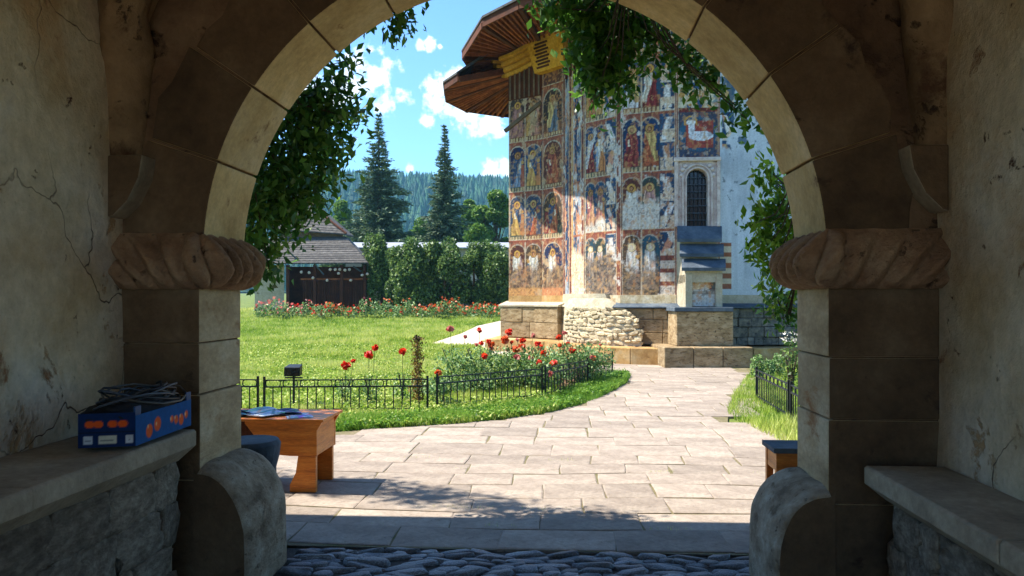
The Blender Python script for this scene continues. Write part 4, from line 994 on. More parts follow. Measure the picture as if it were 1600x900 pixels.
for i in (0, 1): plinth_blocks(i, 0.30, (0.7, 1.2), (0.46, 0.46)); ledge(i, 0.34+0.01*i, 1.364, 1.42, 'mortar')
for i in (3, 4, 5, 6): plinth_blocks(i, 0.22, (0.35, 0.9) if i < 5 else (0.18, 0.5), (0.30, 0.34, 0.28) if i < 5 else (0.2, 0.26, 0.22, 0.24), 'church_block' if i < 5 else 'church_grey', jit=0.02 if i < 5 else 0.06); ledge(i, 0.29+0.008*i if i > 3 else 0.06, 1.364, 1.40, 'slate' if i > 3 else 'mortar')
plinth_blocks(2, 0.1, (0.5, 0.7), (0.46, 0.46)); ledge(2, 0.14, 1.364, 1.40, 'mortar')
# painted dado between ledge and frescoes
for i in range(7):
    a, b = cpt(i), cpt(i+1); t = (b-a).normalized(); n = Vector((t.y, -t.x, 0)); mb = MB()
    q = [a-n*0.2, b-n*0.2, b+n*(0.012+0.002*i), a+n*(0.012+0.002*i)]; mb.hexa([Vector((v.x, v.y, z)) for z in (1.40, 1.70) for v in q])
    mb.build('dado', M['church_rubble'] if i in (2, 3, 4) else (M['kerb'] if i < 2 else M['mortar']), church)
# rubble buttress foot between the two apses: fieldstones over a mortar core
core = MB()
bp = [cpt(2, 0.15), P(880, 500, 21.1), P(912, 500, 20.35), P(955, 500, 19.65), P(1003, 500, 19.28), cpt(4, 0.0), cpt(3, -0.5)]
tp = [cpt(2, 0.05), P(890, 500, 21.5), P(908, 500, 20.9), P(930, 500, 20.35), P(945, 500, 20.2), cpt(3, 0.0)+ (cpt(4)-cpt(3))*0.7, cpt(3, -0.5)]
nb = len(bp)
lv = [(0.40, 0.0), (0.75, 0.05), (1.1, 0.22), (1.36, 0.55), (1.62, 0.95), (1.74, 1.0)]
for (z, k) in lv: core.v += [tuple(Vector((*(bp[j].lerp(tp[j], k))[:2], z))) for j in range(nb)]
for r_ in range(len(lv)-1):
    for j in range(nb): j2 = (j+1) % nb; core.f.append((r_*nb+j, r_*nb+j2, (r_+1)*nb+j2, (r_+1)*nb+j))
core.f.append(tuple((len(lv)-1)*nb+j for j in range(nb)))
core.build('rubble_core', M['mortar'], church)
def fieldstone(seed):
    bm = bmesh.new(); bmesh.ops.create_icosphere(bm, subdivisions=1, radius=0.5)
    for v in bm.verts:
        p = v.co.copy(); c = Vector([max(-0.38, min(0.38, x)) for x in p]); v.co = c*1.15*(1+0.2*mnoise.noise(p*3+Vector((seed*5, 0, 0))))
    m = bpy.data.meshes.new('rubble_stone'); bm.to_mesh(m); bm.free(); m.materials.append(M['church_rubble']); return m
fsn = [fieldstone(k) for k in range(8)]
rr = random.Random(21)
edge = bp[1:6]; topp = tp[1:6]
cum = [0]
for j in range(len(edge)-1): cum.append(cum[-1]+(edge[j+1]-edge[j]).length)
z = 0.46
while z < 1.30:
    h = rr.uniform(0.08, 0.12); s = rr.uniform(0, 0.1)
    kk = np.interp(z, [a for a, b in lv], [b for a, b in lv])
    while s < cum[-1]-0.05:
        w = rr.uniform(0.12, 0.34); sm = min(s+w/2, cum[-1]-0.01); j = max(q for q in range(len(cum)-1) if cum[q] <= sm); f = (sm-cum[j])/(cum[j+1]-cum[j])
        A_ = edge[j].lerp(topp[j], kk); B_ = edge[j+1].lerp(topp[j+1], kk); p = A_.lerp(B_, f); d = (B_-A_)
        o = link('rubble_stone', rr.choice(fsn), None, church); o.location = (p.x, p.y+rr.uniform(-.02,.02), z+h/2+rr.uniform(-.028,.028)); o.rotation_euler = (rr.uniform(-.3,.3), rr.uniform(-.28,.28), math.atan2(d.y, d.x)+rr.uniform(-.2,.2)); o.scale = (w*1.05, 0.10, h*rr.uniform(0.85,1.6))
        s += w
    z += h*0.98
# window buttress: stepped slate roof over a shallow painted niche, on a big stone base
def bq(px0, px1, py, d): return P(px0, py, d), P(px1, py, d)
butt = MB()
def slab_between(pxa, pxb, pyt, pyb, dt, db, th, mt, name, lab=None):
    a, b = P(pxa, pyt, dt), P(pxb, pyt, dt); c, d = P(pxb, pyb, db), P(pxa, pyb, db); up = Vector((0,0,-th))
    mb = MB(); mb.hexa([v+up for v in (d, c, b, a)]+[d, c, b, a]); return mb.build(name, M[mt], church, bevel=0.01)
slab_between(1058, 1128, 353, 373, 19.28, 18.93, 0.085, 'slate', 'buttress_slab')
slab_between(1062, 1131, 381, 396, 19.08, 18.68, 0.085, 'slate', 'buttress_slab')
slab_between(1065, 1134, 404, 418, 18.86, 18.42, 0.085, 'slate', 'buttress_slab')
def dbox(pxa, pxb, d0, d1, z0, z1, mt, name, bev=0.012, cx=None):
    xa = (pxa-800)/F*d0; xb = (pxb-800)/F*d0; mb = MB(); p = [cw(xa, d0), cw(xb, d0), cw(xb, d1), cw(xa, d1)]
    mb.hexa([Vector((v.x, v.y, z)) for z in (z0, z1) for v in p]); return mb.build(name, M[mt], church, bevel=bev)
zt_b = EYE-(430-HZ)*18.55/F
dbox(1071, 1082, 18.50, 19.5, 1.40, 2.20, 'mortar', 'buttress_side'); dbox(1119, 1129, 18.50, 19.5, 1.40, 2.20, 'mortar', 'buttress_side')
# body under the slabs
a = [cw((1070-800)/F*18.6, 18.6), cw((1129-800)/F*18.6, 18.6)]
mb = MB(); xa = (1071-800)/F*18.5; xb = (1129-800)/F*18.5
mb.hexa([Vector((*cw(x, d)[:2], z)) for (z, dd) in ((1.98, 18.8), (3.25, 19.2)) for (x, d) in ((xa, dd), (xb, dd), (xb, 19.5), (xa, 19.5))]); mb.build('buttress_core', M['mortar'], church)
mb = MB(); mb.hexa([Vector((*cw(x, d)[:2], z)) for (z, dd) in ((2.0, 18.52), (2.30, 18.52)) for (x, d) in ((xa, dd), (xb, dd), (xb, 18.85), (xa, 18.85))]); mb.build('buttress_lintel', M['mortar'], church)
def niche_paint(u, v, L, H):
    n = fbm2(u*6, v*7, 77); col = np.tile(np.array(lin((196,192,184))), (len(u), 1)); c = v > H*0.52
    col = put(col, c*1.0, lin((206,150,96))); col = put(col, (c & (n > 0.54))*1.0, lin((150,70,44))); col = put(col, (c & (abs(u-L*.5) > L*0.32-(v-H*.5)*.2))*1.0, lin((96,100,96))); col = put(col, (c & (n < 0.4))*1.0, lin((226,196,150)))
    col = put(col, ((v > H*0.36) & (v < H*0.52) & (n > 0.45))*1.0, lin((160,150,136))); return weather(col, u, v, 3, 0.3)
pa = cw((1082-800)/F*18.6, 18.6); pb = cw((1119-800)/F*18.6, 18.6)
printed_panel('niche_painting', pa, pb, 1.42, 2.2, church, niche_paint, 0.0, res=0.02, thick=0.05, mt=M['fresco'])
dbox(1054, 1146, 18.25, 19.5, 1.30, 1.40, 'slate', 'buttress_ledge'); dbox(1057, 1146, 18.30, 19.5, 0.47, 1.297, 'church_block', 'buttress_base', 0.03)
# platform and stone bench running round the foot
plat = thing('stone_platform', 'low ochre stone step and sitting ledge running round the foot of the church', 'stone step', (0,0,0))
def pbox(pxa, pxb, da, db, depth, z0, z1, mt, name, bev=0.02):
    a = cw((pxa-800)/F*da, da); b = cw((pxb-800)/F*db, db); t = (b-a).normalized(); n = Vector((-t.y, t.x, 0))
    mb = MB(); mb.hexa([Vector((v.x, v.y, z)) for z in (z0, z1) for v in (a, b, b+n*depth, a+n*depth)]); return mb.build(name, M[mt], plat, bevel=bev)
bx_ = [1038,1084,1130,1177]
for k in range(3): pbox(bx_[k]+0.4, bx_[k+1]-0.4, 17.82+0.02*k, 17.84+0.02*k, 1.6, -0.02, 0.47, 'church_block', 'bench_stone')
kb = [(905,19.6),(945,19.1),(985,18.75),(1035,18.5)]
for k in range(3): pbox(kb[k][0]+0.3, kb[k+1][0]-0.3, kb[k][1], kb[k+1][1], 0.9, -0.02, 0.40, 'kerb', 'kerb_stone')
pbox(1178, 1400, 18.6, 19.2, 1.5, -0.02, 0.40, 'kerb', 'kerb_stone')
kb = [(757,22.6),(800,22.2),(850,21.4),(904,19.65)]
for k in range(3): pbox(kb[k][0]+0.3, kb[k+1][0]-0.3, kb[k][1], kb[k+1][1], 1.2, 0.0, 0.42, 'kerb', 'kerb_stone')
for i in range(2): ledge(i, 0.9, 0.30, 0.34, 'kerb', 'step_fill')
# ---- eaves
def zp(px, z, py): return P(px, py, (z-EYE)*F/(HZ-py))
def eave(outer, inner, name_pre, n_raft, th=0.10):
    """outer/inner: matching lists of points; board soffit in strips, rafters as parts, fascia boards"""
    for k in range(len(outer)-1):
        o0, o1, i0, i1 = outer[k], outer[k+1], inner[k], inner[k+1]
        up = Vector((0,0,0.06)); ns = 9
        for s in range(ns):        # boards run along the wall, each overlapping the next
            f0, f1 = s/ns, (s+1)/ns-0.012
            a, b = o0.lerp(i0, f0), o1.lerp(i1, f0); c, d = o1.lerp(i1, f1), o0.lerp(i0, f1); lift = Vector((0,0,0.012*(s % 2)))
            mb = MB(); mb.hexa([v+lift+up*0.3 for v in (a, b, c, d)]+[v+lift+up*0.8 for v in (a, b, c, d)]); mb.build('soffit_board', M['eave_wood'], church)
        nr = n_raft
        for r in range(nr+(k == len(outer)-2)):
            f = r/nr; a = o0.lerp(o1, f); b = i0.lerp(i1, f); mb = MB(); mb.beam(a+Vector((0,0,-0.05)), b+Vector((0,0,-0.05)), 0.05 if r else 0.11, 0.09 if r else 0.15); mb.build('rafter', M['eave_dark'] if r == 0 else M['eave_wood'], church)
        mb = MB(); mb.beam(o0+Vector((0,0,0.03)), o1+Vector((0,0,0.03)), 0.05, 0.24); mb.build('fascia_board', M['eave_dark'], church)
        # shingled roof slope above
        c0 = o0.lerp(i0, 1.6)+Vector((0,0,1.3)); c1 = o1.lerp(i1, 1.6)+Vector((0,0,1.3)); oo0 = o0+(o0-i0)*0.03; oo1 = o1+(o1-i1)*0.03
        mb = MB(); mb.hexa([v+Vector((0,0,0.13)) for v in (oo0, oo1, c1, c0)]+[v+Vector((0,0,0.19)) for v in (oo0, oo1, c1, c0)]); mb.build('roof_slope', M['shingle'], church)
ZL = 8.15
outer = [zp(748, ZL, 122), zp(716, ZL, 122), zp(695, ZL, 136), zp(697, ZL, 155), zp(728, ZL, 171), zp(784, ZL, 179), zp(860, ZL, 183)]
inner = [cw(-0.08, 23.75, 8.75), cw(-0.09, 23.9, 8.75), cw(-0.09, 24.2, 8.75), cw(-0.09, 24.7, 8.75), cw(-0.08, 25.3, 8.75), cw(0.3, 25.6, 8.75), cw(1.2, 25.8, 8.75)]
eave(outer[1:], inner[1:], 'lower', 7)
ZU = 8.95
outer = [zp(741, ZU, 117), zp(723, ZU, 88), zp(755, ZU, 37), zp(813, ZU, 8), cw(1.6, 18.3, ZU), cw(3.0, 17.6, ZU), cw(6.5, 17.3, ZU), cw(9.5, 17.5, ZU)]
inner = [cw(-0.15, 24.6, 9.15), cw(-0.15, 23.9, 9.18), cw(0.2, 23.3, 9.25), cw(0.85, 22.8, 9.3), cw(2.0, 21.2, 9.3), cw(3.0, 20.0, 9.3), cw(5.6, 19.4, 9.3), cw(9.0, 19.7, 9.3)]
eave(outer, inner, 'upper', 8)
mb = MB(); mb.add([Vector((*v[:2], 9.33)) for v in (cw(-0.1,25), cw(-0.1,23.7), cw(0.9,22.9), cw(2.0,21.1), cw(3.0,20), cw(9.5,19.6), cw(9.5,30), cw(0,30))], [tuple(range(8))]); mb.build('roof_deck', M['eave_dark'], church)
# ochre cornice: three stepped courses bending round the apse, then the tall toothed block
def cornice(ptsA, z0s, prof, mt):
    for k, (dz0, dz1, o) in enumerate(prof):
        for j in range(len(ptsA)-1):
            a, b = ptsA[j], ptsA[j+1]; t = (b-a).normalized(); n = Vector((t.y, -t.x, 0)); za, zb_ = z0s[j], z0s[j+1]
            mb = MB(); q = [a+n*-0.1, b+n*-0.1, b+n*o, a+n*o]; zz = [za, zb_, zb_, za]
            mb.hexa([Vector((v.x, v.y, z+dz0)) for v, z in zip(q, zz)]+[Vector((v.x, v.y, z+dz1)) for v, z in zip(q, zz)]); mb.build('cornice_course', M[mt], church)
A0, A1 = cpt(0), cpt(1); cpl = [A0+(A1-A0)*-0.22+Vector((0,0.5,0)), A0+(A1-A0)*-0.05, A0.lerp(A1, 0.35), A0.lerp(A1, 0.7), A1]
cornice(cpl, [8.62, 8.42, 8.50, 8.62, 8.75], [(0, 0.115, 0.10), (0.145, 0.26, 0.21), (0.29, 0.40, 0.33), (0.43, 0.53, 0.45)], 'yellow')
cornice(cpl, [8.62, 8.42, 8.50, 8.62, 8.75], [(0.117, 0.143, 0.06), (0.262, 0.288, 0.16), (0.402, 0.428, 0.28)], 'eave_dark')
# timber gallery posts under the cornice
for k in range(7):
    f = (k+0.5)/7; p = A0.lerp(A1, f); t = (A1-A0).normalized(); n = Vector((t.y, -t.x, 0)); mb = MB(); q = p+n*0.05; mb.beam(Vector((q.x, q.y, 7.72)), Vector((q.x, q.y, 8.55+0.02*k)), 0.055, 0.05, up=(1,0,0)); mb.build('gallery_post', M['old_wood'], church)
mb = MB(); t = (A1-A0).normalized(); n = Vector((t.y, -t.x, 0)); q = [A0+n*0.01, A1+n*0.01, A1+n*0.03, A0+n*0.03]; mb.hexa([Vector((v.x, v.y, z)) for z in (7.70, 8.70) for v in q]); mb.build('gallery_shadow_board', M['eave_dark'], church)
mb = MB(); mb.beam(P(789,205,23.2), P(845,160,22.6), 0.09, 0.10); mb.build('diagonal_strut', M['old_wood'], church)
B0, B1 = A0.lerp(A1, 0.86), cpt(2); t = (B1-B0).normalized(); n = Vector((t.y, -t.x, 0))
ztop = 9.3
def bp3(f, o, z): v = B0.lerp(B1+t*0.12, f)+n*o+t*0.1; return Vector((v.x, v.y, z+0.16))
mb = MB(); mb.hexa([bp3(f, o, 8.15) for f, o in ((0,-0.1),(1,-0.1),(1,0.22),(0,0.22))]+[bp3(f, o, 9.05) for f, o in ((-0.12,-0.1),(1.12,-0.1),(1.12,0.42),(-0.12,0.42))]); mb.build('toothed_block', M['yellow'], church, bevel=0.01)
for k in range(8):       # dark teeth up the middle
    z = 8.24+k*0.092; mb = MB(); o = 0.225+0.20*(z-8.15)/0.9; fa = 0.12+0.05*(k % 2); mb.hexa([bp3(f, oo, zz) for zz, dz in ((z, 0), (z+0.05, 0.011)) for f, oo in ((fa, o-0.05+dz), (fa+0.42, o-0.05+dz), (fa+0.42, o+0.02+dz), (fa, o+0.02+dz))]); mb.build('dentil', M['eave_dark'], church)
for k, (z0, z1, o, e) in enumerate(((9.053, 9.14, 0.50, 0.16), (9.143, 9.22, 0.60, 0.2), (9.223, 9.30, 0.52, 0.17))):
    mb = MB(); mb.hexa([bp3(f, oo, z) for z in (z0, z1) for f, oo in ((-e,-0.1),(1+e,-0.1),(1+e,o),(-e,o))]); mb.build('cornice_course', M['yellow'], church, bevel=0.012)
for k in range(4):
    mb = MB(); p = cpt(2).lerp(cpt(3), 0.15+0.2*k); mb.beam(Vector((p.x, p.y-0.1, 7.9)), Vector((p.x, p.y-0.1, 9.2)), 0.07, 0.06, up=(1,0,0)); mb.build('gallery_post', M['eave_dark'], church)

# ------------------------------------------------------------------ iron fences
def fence_run(name, a, b, label, group, h=0.47, nbars=None):
    """low garden fence from a to b (world points on the ground): posts, two rails, looped heads, round bars"""
    a, b = Vector((a.x, a.y, 0)), Vector((b.x, b.y, 0)); L = (b-a).length; t = (b-a)/L
    f = thing(name, label, 'fence', (a.x, a.y, 0), group)
    z = Vector((0,0,1))
    for p in (a, b): mb = MB(); mb.beam(p-z*0.05, p+z*(h+0.05), 0.028, 0.028, up=(1,0,0)); mb.build('post', M['iron'], f)
    for zz, w in ((h, 0.016), (h*0.80, 0.020), (0.06, 0.018)): mb = MB(); mb.beam(a+z*zz, b+z*zz, w, w); mb.build('rail', M['iron'], f)
    n = nbars or max(3, int(L/0.115)); mbar = MB(); mbar.tube([(0,0,0.0),(0,0,h*0.80)], 0.0085, 5); me = mbar.mesh('bar'); me.materials.append(M['iron'])
    for k in range(1, n):
        p = a+t*(L*k/n); o = link('bar', me, None, f); o.location = (p.x, p.y, 0)
    # looped heads between the rails: rounded rectangles, two bars wide
    s = 2*L/n; k = 0; u = s*0.08
    while u+s*0.84 <= L+1e-3:
        w = s*0.84; hh = h*0.20; pts_ = []
        for q in range(17):
            an = 2*PI*q/16; cx = math.copysign(abs(math.cos(an))**0.45, math.cos(an)); cz = math.copysign(abs(math.sin(an))**0.6, math.sin(an))
            p = a+t*(u+w/2+cx*w/2)+z*(h*0.90+cz*hh*0.5); pts_.append(p)
        mb = MB(); mb.tube(pts_, 0.008, 4, cap=False); mb.build('loop', M['iron'], f); u += s
    return f
FG = 'low black iron garden fences'
fence_run('garden_fence', G(300,645), G(403,646), 'black iron fence panel showing between the left pier and the spotlight', FG)
fence_run('garden_fence', G(413,647), G(668,645), 'long black iron fence panel in front of the lawn, spotlight behind its left end', FG)
fence_run('garden_fence', G(683,640), G(847,622), 'black iron fence panel in front of the rose bushes', FG)
fence_run('garden_fence', G(852,620), G(918,603), 'short black iron fence panel curving away beside the path', FG)
fence_run('garden_fence', G(920,602), G(957,588), 'last black iron fence panel before the church steps', FG)
fence_run('garden_fence', G(1182,624), G(1232,655), 'black iron fence panel in the grass right of the path', FG)
fence_run('garden_fence', G(1236,658), G(1300,700), 'black iron fence panel mostly hidden behind the right pier', FG)

# ------------------------------------------------------------------ grass
lawn_poly = None
def scatter_grass(name, sampler, n, hgt, wid, mt, label_kind='stuff', lean=0.45, avoid=True):
    X, d = sampler(n); x = X*RX+d*FX; y = X*RY+d*FY; z = gz_np(d)-0.03
    if avoid:
        k = ~(inside_np(x, y, main_path) | inside_np(x, y, side_path)); k &= ~((X > (795-800)/F*d) & (d > 21.3) & (d < 32)) & (y > 4.95)
        x, y, z, d = x[k], y[k], z[k], d[k]
    n = len(x); an = np.random.rand(n)*2*PI; s = (0.6+0.8*np.random.rand(n)); patch = fbm2(x*0.9+20, y*0.9, 6, 4)
    fine = fbm2(x*4.5+3, y*3.0, 16, 3); patch = 0.55*patch+0.45*fine; patch = np.clip(0.5+(patch-0.5)*2.6+0.5*(fbm2(x*0.28, y*0.28, 71, 3)-0.5), 0, 1); h = hgt(d)*s*(0.45+1.1*patch); w = wid(d)*s
    la = np.random.rand(n)*2*PI; lx = np.cos(la)*h*lean*np.random.rand(n); ly = np.sin(la)*h*lean*np.random.rand(n)
    V = np.zeros((n, 3, 3)); V[:, 0] = np.stack([x-np.cos(an)*w, y-np.sin(an)*w, z], 1); V[:, 1] = np.stack([x+np.cos(an)*w, y+np.sin(an)*w, z], 1); V[:, 2] = np.stack([x+lx, y+ly, z+h+0.015], 1)
    r = np.clip(0.15+0.75*patch+0.35*(np.random.rand(n)-0.5), 0, 1); dry = np.random.rand(n) < 0.10; r[dry] = 1.0
    return many(name, V, n, mt, rnd=r, kind=label_kind)
def s_lawn(n):
    d = 9.5*np.exp(np.random.rand(n)*math.log(47/9.5)); f = np.random.uniform(-0.62, 0.06, n); return f*d, d
scatter_grass('lawn_grass', s_lawn, 480000, lambda d: 0.045+0.0016*d, lambda d: 0.0035+0.00042*d, M['grass'])
def along(poly_px, n, spread):
    pts_ = [G(*p) for p in poly_px]; seg = [(pts_[i+1]-pts_[i]).length for i in range(len(pts_)-1)]; tot = sum(seg); out = []
    idx = np.random.choice(len(seg), n, p=np.array(seg)/tot); f = np.random.rand(n)
    A_ = np.array([[*p[:2]] for p in pts_]); p = A_[idx]*(1-f[:, None])+A_[idx+1]*f[:, None]; p += np.random.randn(n, 2)*spread
    return p
def s_weed(n):
    d = 9.5*np.exp(np.random.rand(n)*math.log(24/9.5)); f = np.random.uniform(-0.42, 0.06, n); return f*d, d
def weeds(name, sampler, n, size, mt, zmax):
    X, d = sampler(n); x = X*RX+d*FX; y = X*RY+d*FY; k = ~(inside_np(x, y, main_path) | inside_np(x, y, side_path)) & ~((X > (795-800)/F*d) & (d > 21.3)); k &= fbm2(x*1.7, y*1.7, 61, 3)+0.25*np.random.rand(n) > 0.55
    x, y, d = x[k], y[k], d[k]; C = np.stack([x, y, gz_np(d)+np.random.rand(len(x))*zmax], 1); many(name, leaves(C, size, -0.1, 0.8, 0.7), len(C), mt, kind='stuff')
weeds('lawn_weeds', s_weed, 60000, 0.05, M['grass'], 0.09)
def s_edge(n):
    p = along([(250,676),(371,676),(500,669),(570,665),(640,660),(720,655),(800,645),(860,636),(900,626),(935,613),(958,602),(974,592),(978,585)], n, 0.27)
    return p[:, 0]*RX+p[:, 1]*RY, p[:, 0]*FX+p[:, 1]*FY
scatter_grass('fence_grass', s_edge, 60000, lambda d: 0.085+0*d, lambda d: 0.0045+0*d, M['grass_deep'], lean=0.9)
weeds('fence_weeds', s_edge, 30000, 0.042, M['grass_deep'], 0.10)
def s_right(n):
    X = np.random.uniform(3.0, 9.5, n); d = np.random.uniform(6.6, 17.6, n); return X, d
scatter_grass('right_verge_grass', s_right, 110000, lambda d: 0.10+0*d, lambda d: 0.006+0*d, M['grass'], lean=0.9)
# tufts in the paving joints
def s_joint(n):
    x = np.random.uniform(-1.6, 3.2, n); y = np.random.uniform(5.0, 10, n); y = np.round(y/0.45)*0.45+np.random.randn(n)*0.02
    k = fbm2(x*2.2, y*1.7, 88, 3) > 0.64; x, y = x[k], y[k]; return x*RX+y*RY, x*FX+y*FY
scatter_grass('joint_grass', s_joint, 5200, lambda d: 0.022+0*d, lambda d: 0.003+0*d, M['grass'], avoid=False)

# ------------------------------------------------------------------ roses and garden plants
def blossom(name, loc, r, mt, parent=None):
    n = 16; V = []
    for k in range(n):      # cupped petals
        an = k*2.4; t = k/n; rr = r*(0.35+0.65*t); tilt = 0.25+1.0*(1-t)
        c = Vector((math.cos(an)*rr*0.55, math.sin(an)*rr*0.55, r*0.55*(1-t))); ax = Vector((-math.sin(an), math.cos(an), 0)); ou = Vector((math.cos(an)*math.cos(tilt), math.sin(an)*math.cos(tilt), math.sin(tilt)))
        V.append([c-ax*rr*0.5, c+ou*rr*0.2-ax*rr*0.2+Vector((0,0,-r*.1)), c+ou*rr*0.9, c+ax*rr*0.5])
    V = np.array([[tuple(q) for q in f] for f in V])+np.array(loc); return many(name, V, n, mt, parent)
def blossom(name, loc, r, mt, parent=None):
    C = np.vstack([ellips(loc, (r*0.5, r*0.5, r*0.42), 30, 0.7), ellips(loc, (r*0.2,)*3, 8, 0.2)]); return many(name, leaves(C, r*0.75, 0, 0.3, 0.9), len(C), mt, parent)
def rose_bush(p, label, rad, h, nleaf, blooms, group, lit=1, leaf=0.06, hh=(0.8,1.15)):
    t = thing('rose_bush', label, 'rose bush', (p.x, p.y, p.z), group)
    C = ellips((p.x, p.y, p.z+h*0.5), (rad, rad, h*0.45), nleaf, 0.15); C = C[C[:, 2] > p.z]
    many('foliage', leaves(C, leaf, 0.1, 0.5, 0.6), len(C), M['rose_leaf'], t)
    mb = MB(); rr = random.Random(int(p.x*100)); tips = []
    for k in range(5):
        an = rr.uniform(0, 6.28); q = (p.x+math.cos(an)*rad*0.6, p.y+math.sin(an)*rad*0.6, p.z+h*0.9); mb.tube([(p.x, p.y, p.z-0.03), (p.x+math.cos(an)*rad*0.25, p.y+math.sin(an)*rad*0.25, p.z+h*0.5), q], 0.006, 4)
    mb.build('stem', M['bark'], t)
    for (dx, dy, dz, r, mt) in blooms:
        loc = (p.x+dx, p.y+dy, p.z+dz); mb = MB(); mb.tube([(p.x+dx*0.4, p.y+dy*0.4, p.z+h*0.4), (loc[0], loc[1], loc[2])], 0.004, 4); mb.build('bloom_stem', M['rose_leaf'], t); blossom('blossom', loc, r, M[mt], t)
    return t
# blooms placed where the near bed shows them: (px, py, distance, radius, colour)
bl = [(540,571,11.4,.062,'red'),(576,555,11.5,.062,'red'),(586,543,11.9,.045,'red'),(552,564,11.7,.032,'red'),(629,549,11.9,.052,'red'),(703,514,13.5,.055,'pink'),(749,516,14.5,.045,'red'),(685,582,11.4,.045,'orange'),(727,526,14,.035,'pink'),(752,536,14,.04,'red'),
      (795,519,14.5,.06,'red'),(789,531,14.2,.07,'orange'),(768,538,13.9,.06,'orange'),(817,532,14.3,.05,'red'),(806,546,13.7,.06,'orange'),(816,541,13.8,.055,'orange'),(833,524,14.6,.04,'pink'),(840,537,14.0,.05,'red'),(845,544,13.8,.055,'red'),(849,551,13.5,.05,'red'),(757,557,13,.05,'red'),(842,566,13.1,.05,'red'),(865,567,13.1,.055,'red'),(873,527,14.8,.045,'red'),(882,520,15,.045,'pink'),(888,537,14.6,.04,'red'),(895,547,14.2,.055,'red'),(927,560,14.4,.05,'orange'),(860,584,12.7,.045,'pink'),(808,558,13.3,.05,'pink'),(912,540,15.4,.03,'red'),(938,539,15.8,.03,'red')]
for q_ in range(16): bl.append((random.uniform(735, 935), random.uniform(528, 575), random.uniform(13.4, 14.6), random.uniform(.03,.05), random.choice(['red','red','orange','pink'])))
bushes = [(540,600,11.45,'rose stem with one big red bloom, leftmost of the blooms in front of the lawn'),(578,600,11.6,'rose bush with two red blooms standing tall left of the brown seed spike'),(629,600,11.9,'slender rose with one orange red bloom just left of the brown seed spike'),
          (690,600,11.5,'rose bush behind the gap in the iron fence with a low orange bloom'),(712,590,13.4,'rose with a pink open bloom at the left edge of the pale paving'),(750,590,13.6,'rose bush with small red blooms over the pale paving'),(788,590,13.9,'dense rose bush with orange and red blooms in front of the ochre step'),
          (822,590,13.7,'rose bush with a cluster of bright orange red blooms in the middle of the bed'),(850,590,13.4,'rose bush with several deep red blooms behind the fence post'),(880,580,14.3,'rose bush with dark red blooms in front of the rubble stonework'),(905,575,14.4,'low rose bush with a dark red bloom near the right end of the bed'),(930,570,14.8,'last rose bush at the right end of the fenced bed, one orange bloom')]
own = {k: [] for k in range(len(bushes))}
for (px, py, d, r, mt) in bl:
    k = min(range(len(bushes)), key=lambda q: abs(bushes[q][0]-px)+3*abs(bushes[q][2]-d)); own[k].append((px, py, d, r, mt))
for k, (px, py, d, lab) in enumerate(bushes):
    p = cw((px-800)/F*d, d, -0.01); bs = []
    for (bx2, by2, bd, r, mt) in own[k]:
        q = P(bx2, by2, bd); bs.append((q.x-p.x, q.y-p.y, q.z-p.z, r*1.75, mt))
    big = k >= 4; rose_bush(p, lab, 0.42 if big else 0.2, 0.84 if big else 0.5, 900 if big else 190, bs, 'rose bushes in the fenced bed', leaf=0.055 if big else 0.045)
sheet('flower_bed', [G(675,640), G(760,632), G(850,612), G(935,592), G(930,568), G(850,566), G(740,580), G(690,600)], M['earth'], -0.022, kind='structure')
def bushy(name, label, cat, p, rad, h, n, leaf, mt, stem=None, group=None, shell=0.3, clumps=0, trunk=True):
    t = thing(name, label, cat, (p.x, p.y, p.z), group); out = []
    if clumps:
        for k in range(clumps):
            a = random.uniform(0, 6.28); rr_ = random.random()**0.5*0.75; c = (p.x+math.cos(a)*rr_*rad[0], p.y+math.sin(a)*rr_*rad[1], p.z+h*random.uniform(0.18, 0.9)); s = random.uniform(0.28, 0.45)
            out.append(ellips(c, (rad[0]*s, rad[1]*s, h*s*0.55), n//clumps, 0.45))
        C = np.vstack(out)
    else: C = ellips((p.x, p.y, p.z+h*0.5), (rad[0], rad[1], h*0.5), n, shell)
    C = C[C[:, 2] > p.z]
    many('foliage', leaves(C, leaf, 0.1, 0.5, 0.6), len(C), M[mt], t)
    if trunk:
        mb = MB()
        for k in range(4): a = k*1.6; mb.tube([(p.x, p.y, p.z-0.05), (p.x+math.cos(a)*rad[0]*0.2, p.y+math.sin(a)*rad[1]*0.2, p.z+h*0.35), (p.x+math.cos(a)*rad[0]*0.45, p.y+math.sin(a)*rad[1]*0.4, p.z+h*0.7)], [0.03*h, 0.02*h, 0.008*h], 5)
        mb.build('stem', M['bark'], t)
    return t
# brown-green seed spike
p = cw((652-800)/F*11.6, 11.6, 0); t = thing('seed_spike', 'tall brown and green seed spike rising behind the fence gap', 'garden plant', (p.x, p.y, 0))
C = np.stack([p.x+np.random.randn(700)*0.045, p.y+np.random.randn(700)*0.045, np.random.uniform(0.05, 1.02, 700)], 1); many('leaf_spike', leaves(C, 0.055, -0.4, 0, 0.4), 700, M['hot'], t, kind='stuff')
C = ellips((p.x, p.y, 1.0), (0.06,0.06,0.06), 60, 0.3); many('seed_head', leaves(C, 0.05), 60, M['bark'], t)
mb = MB(); mb.tube([(p.x, p.y, 0), (p.x, p.y, 1.0)], 0.008, 5); mb.build('stem', M['bark'], t)
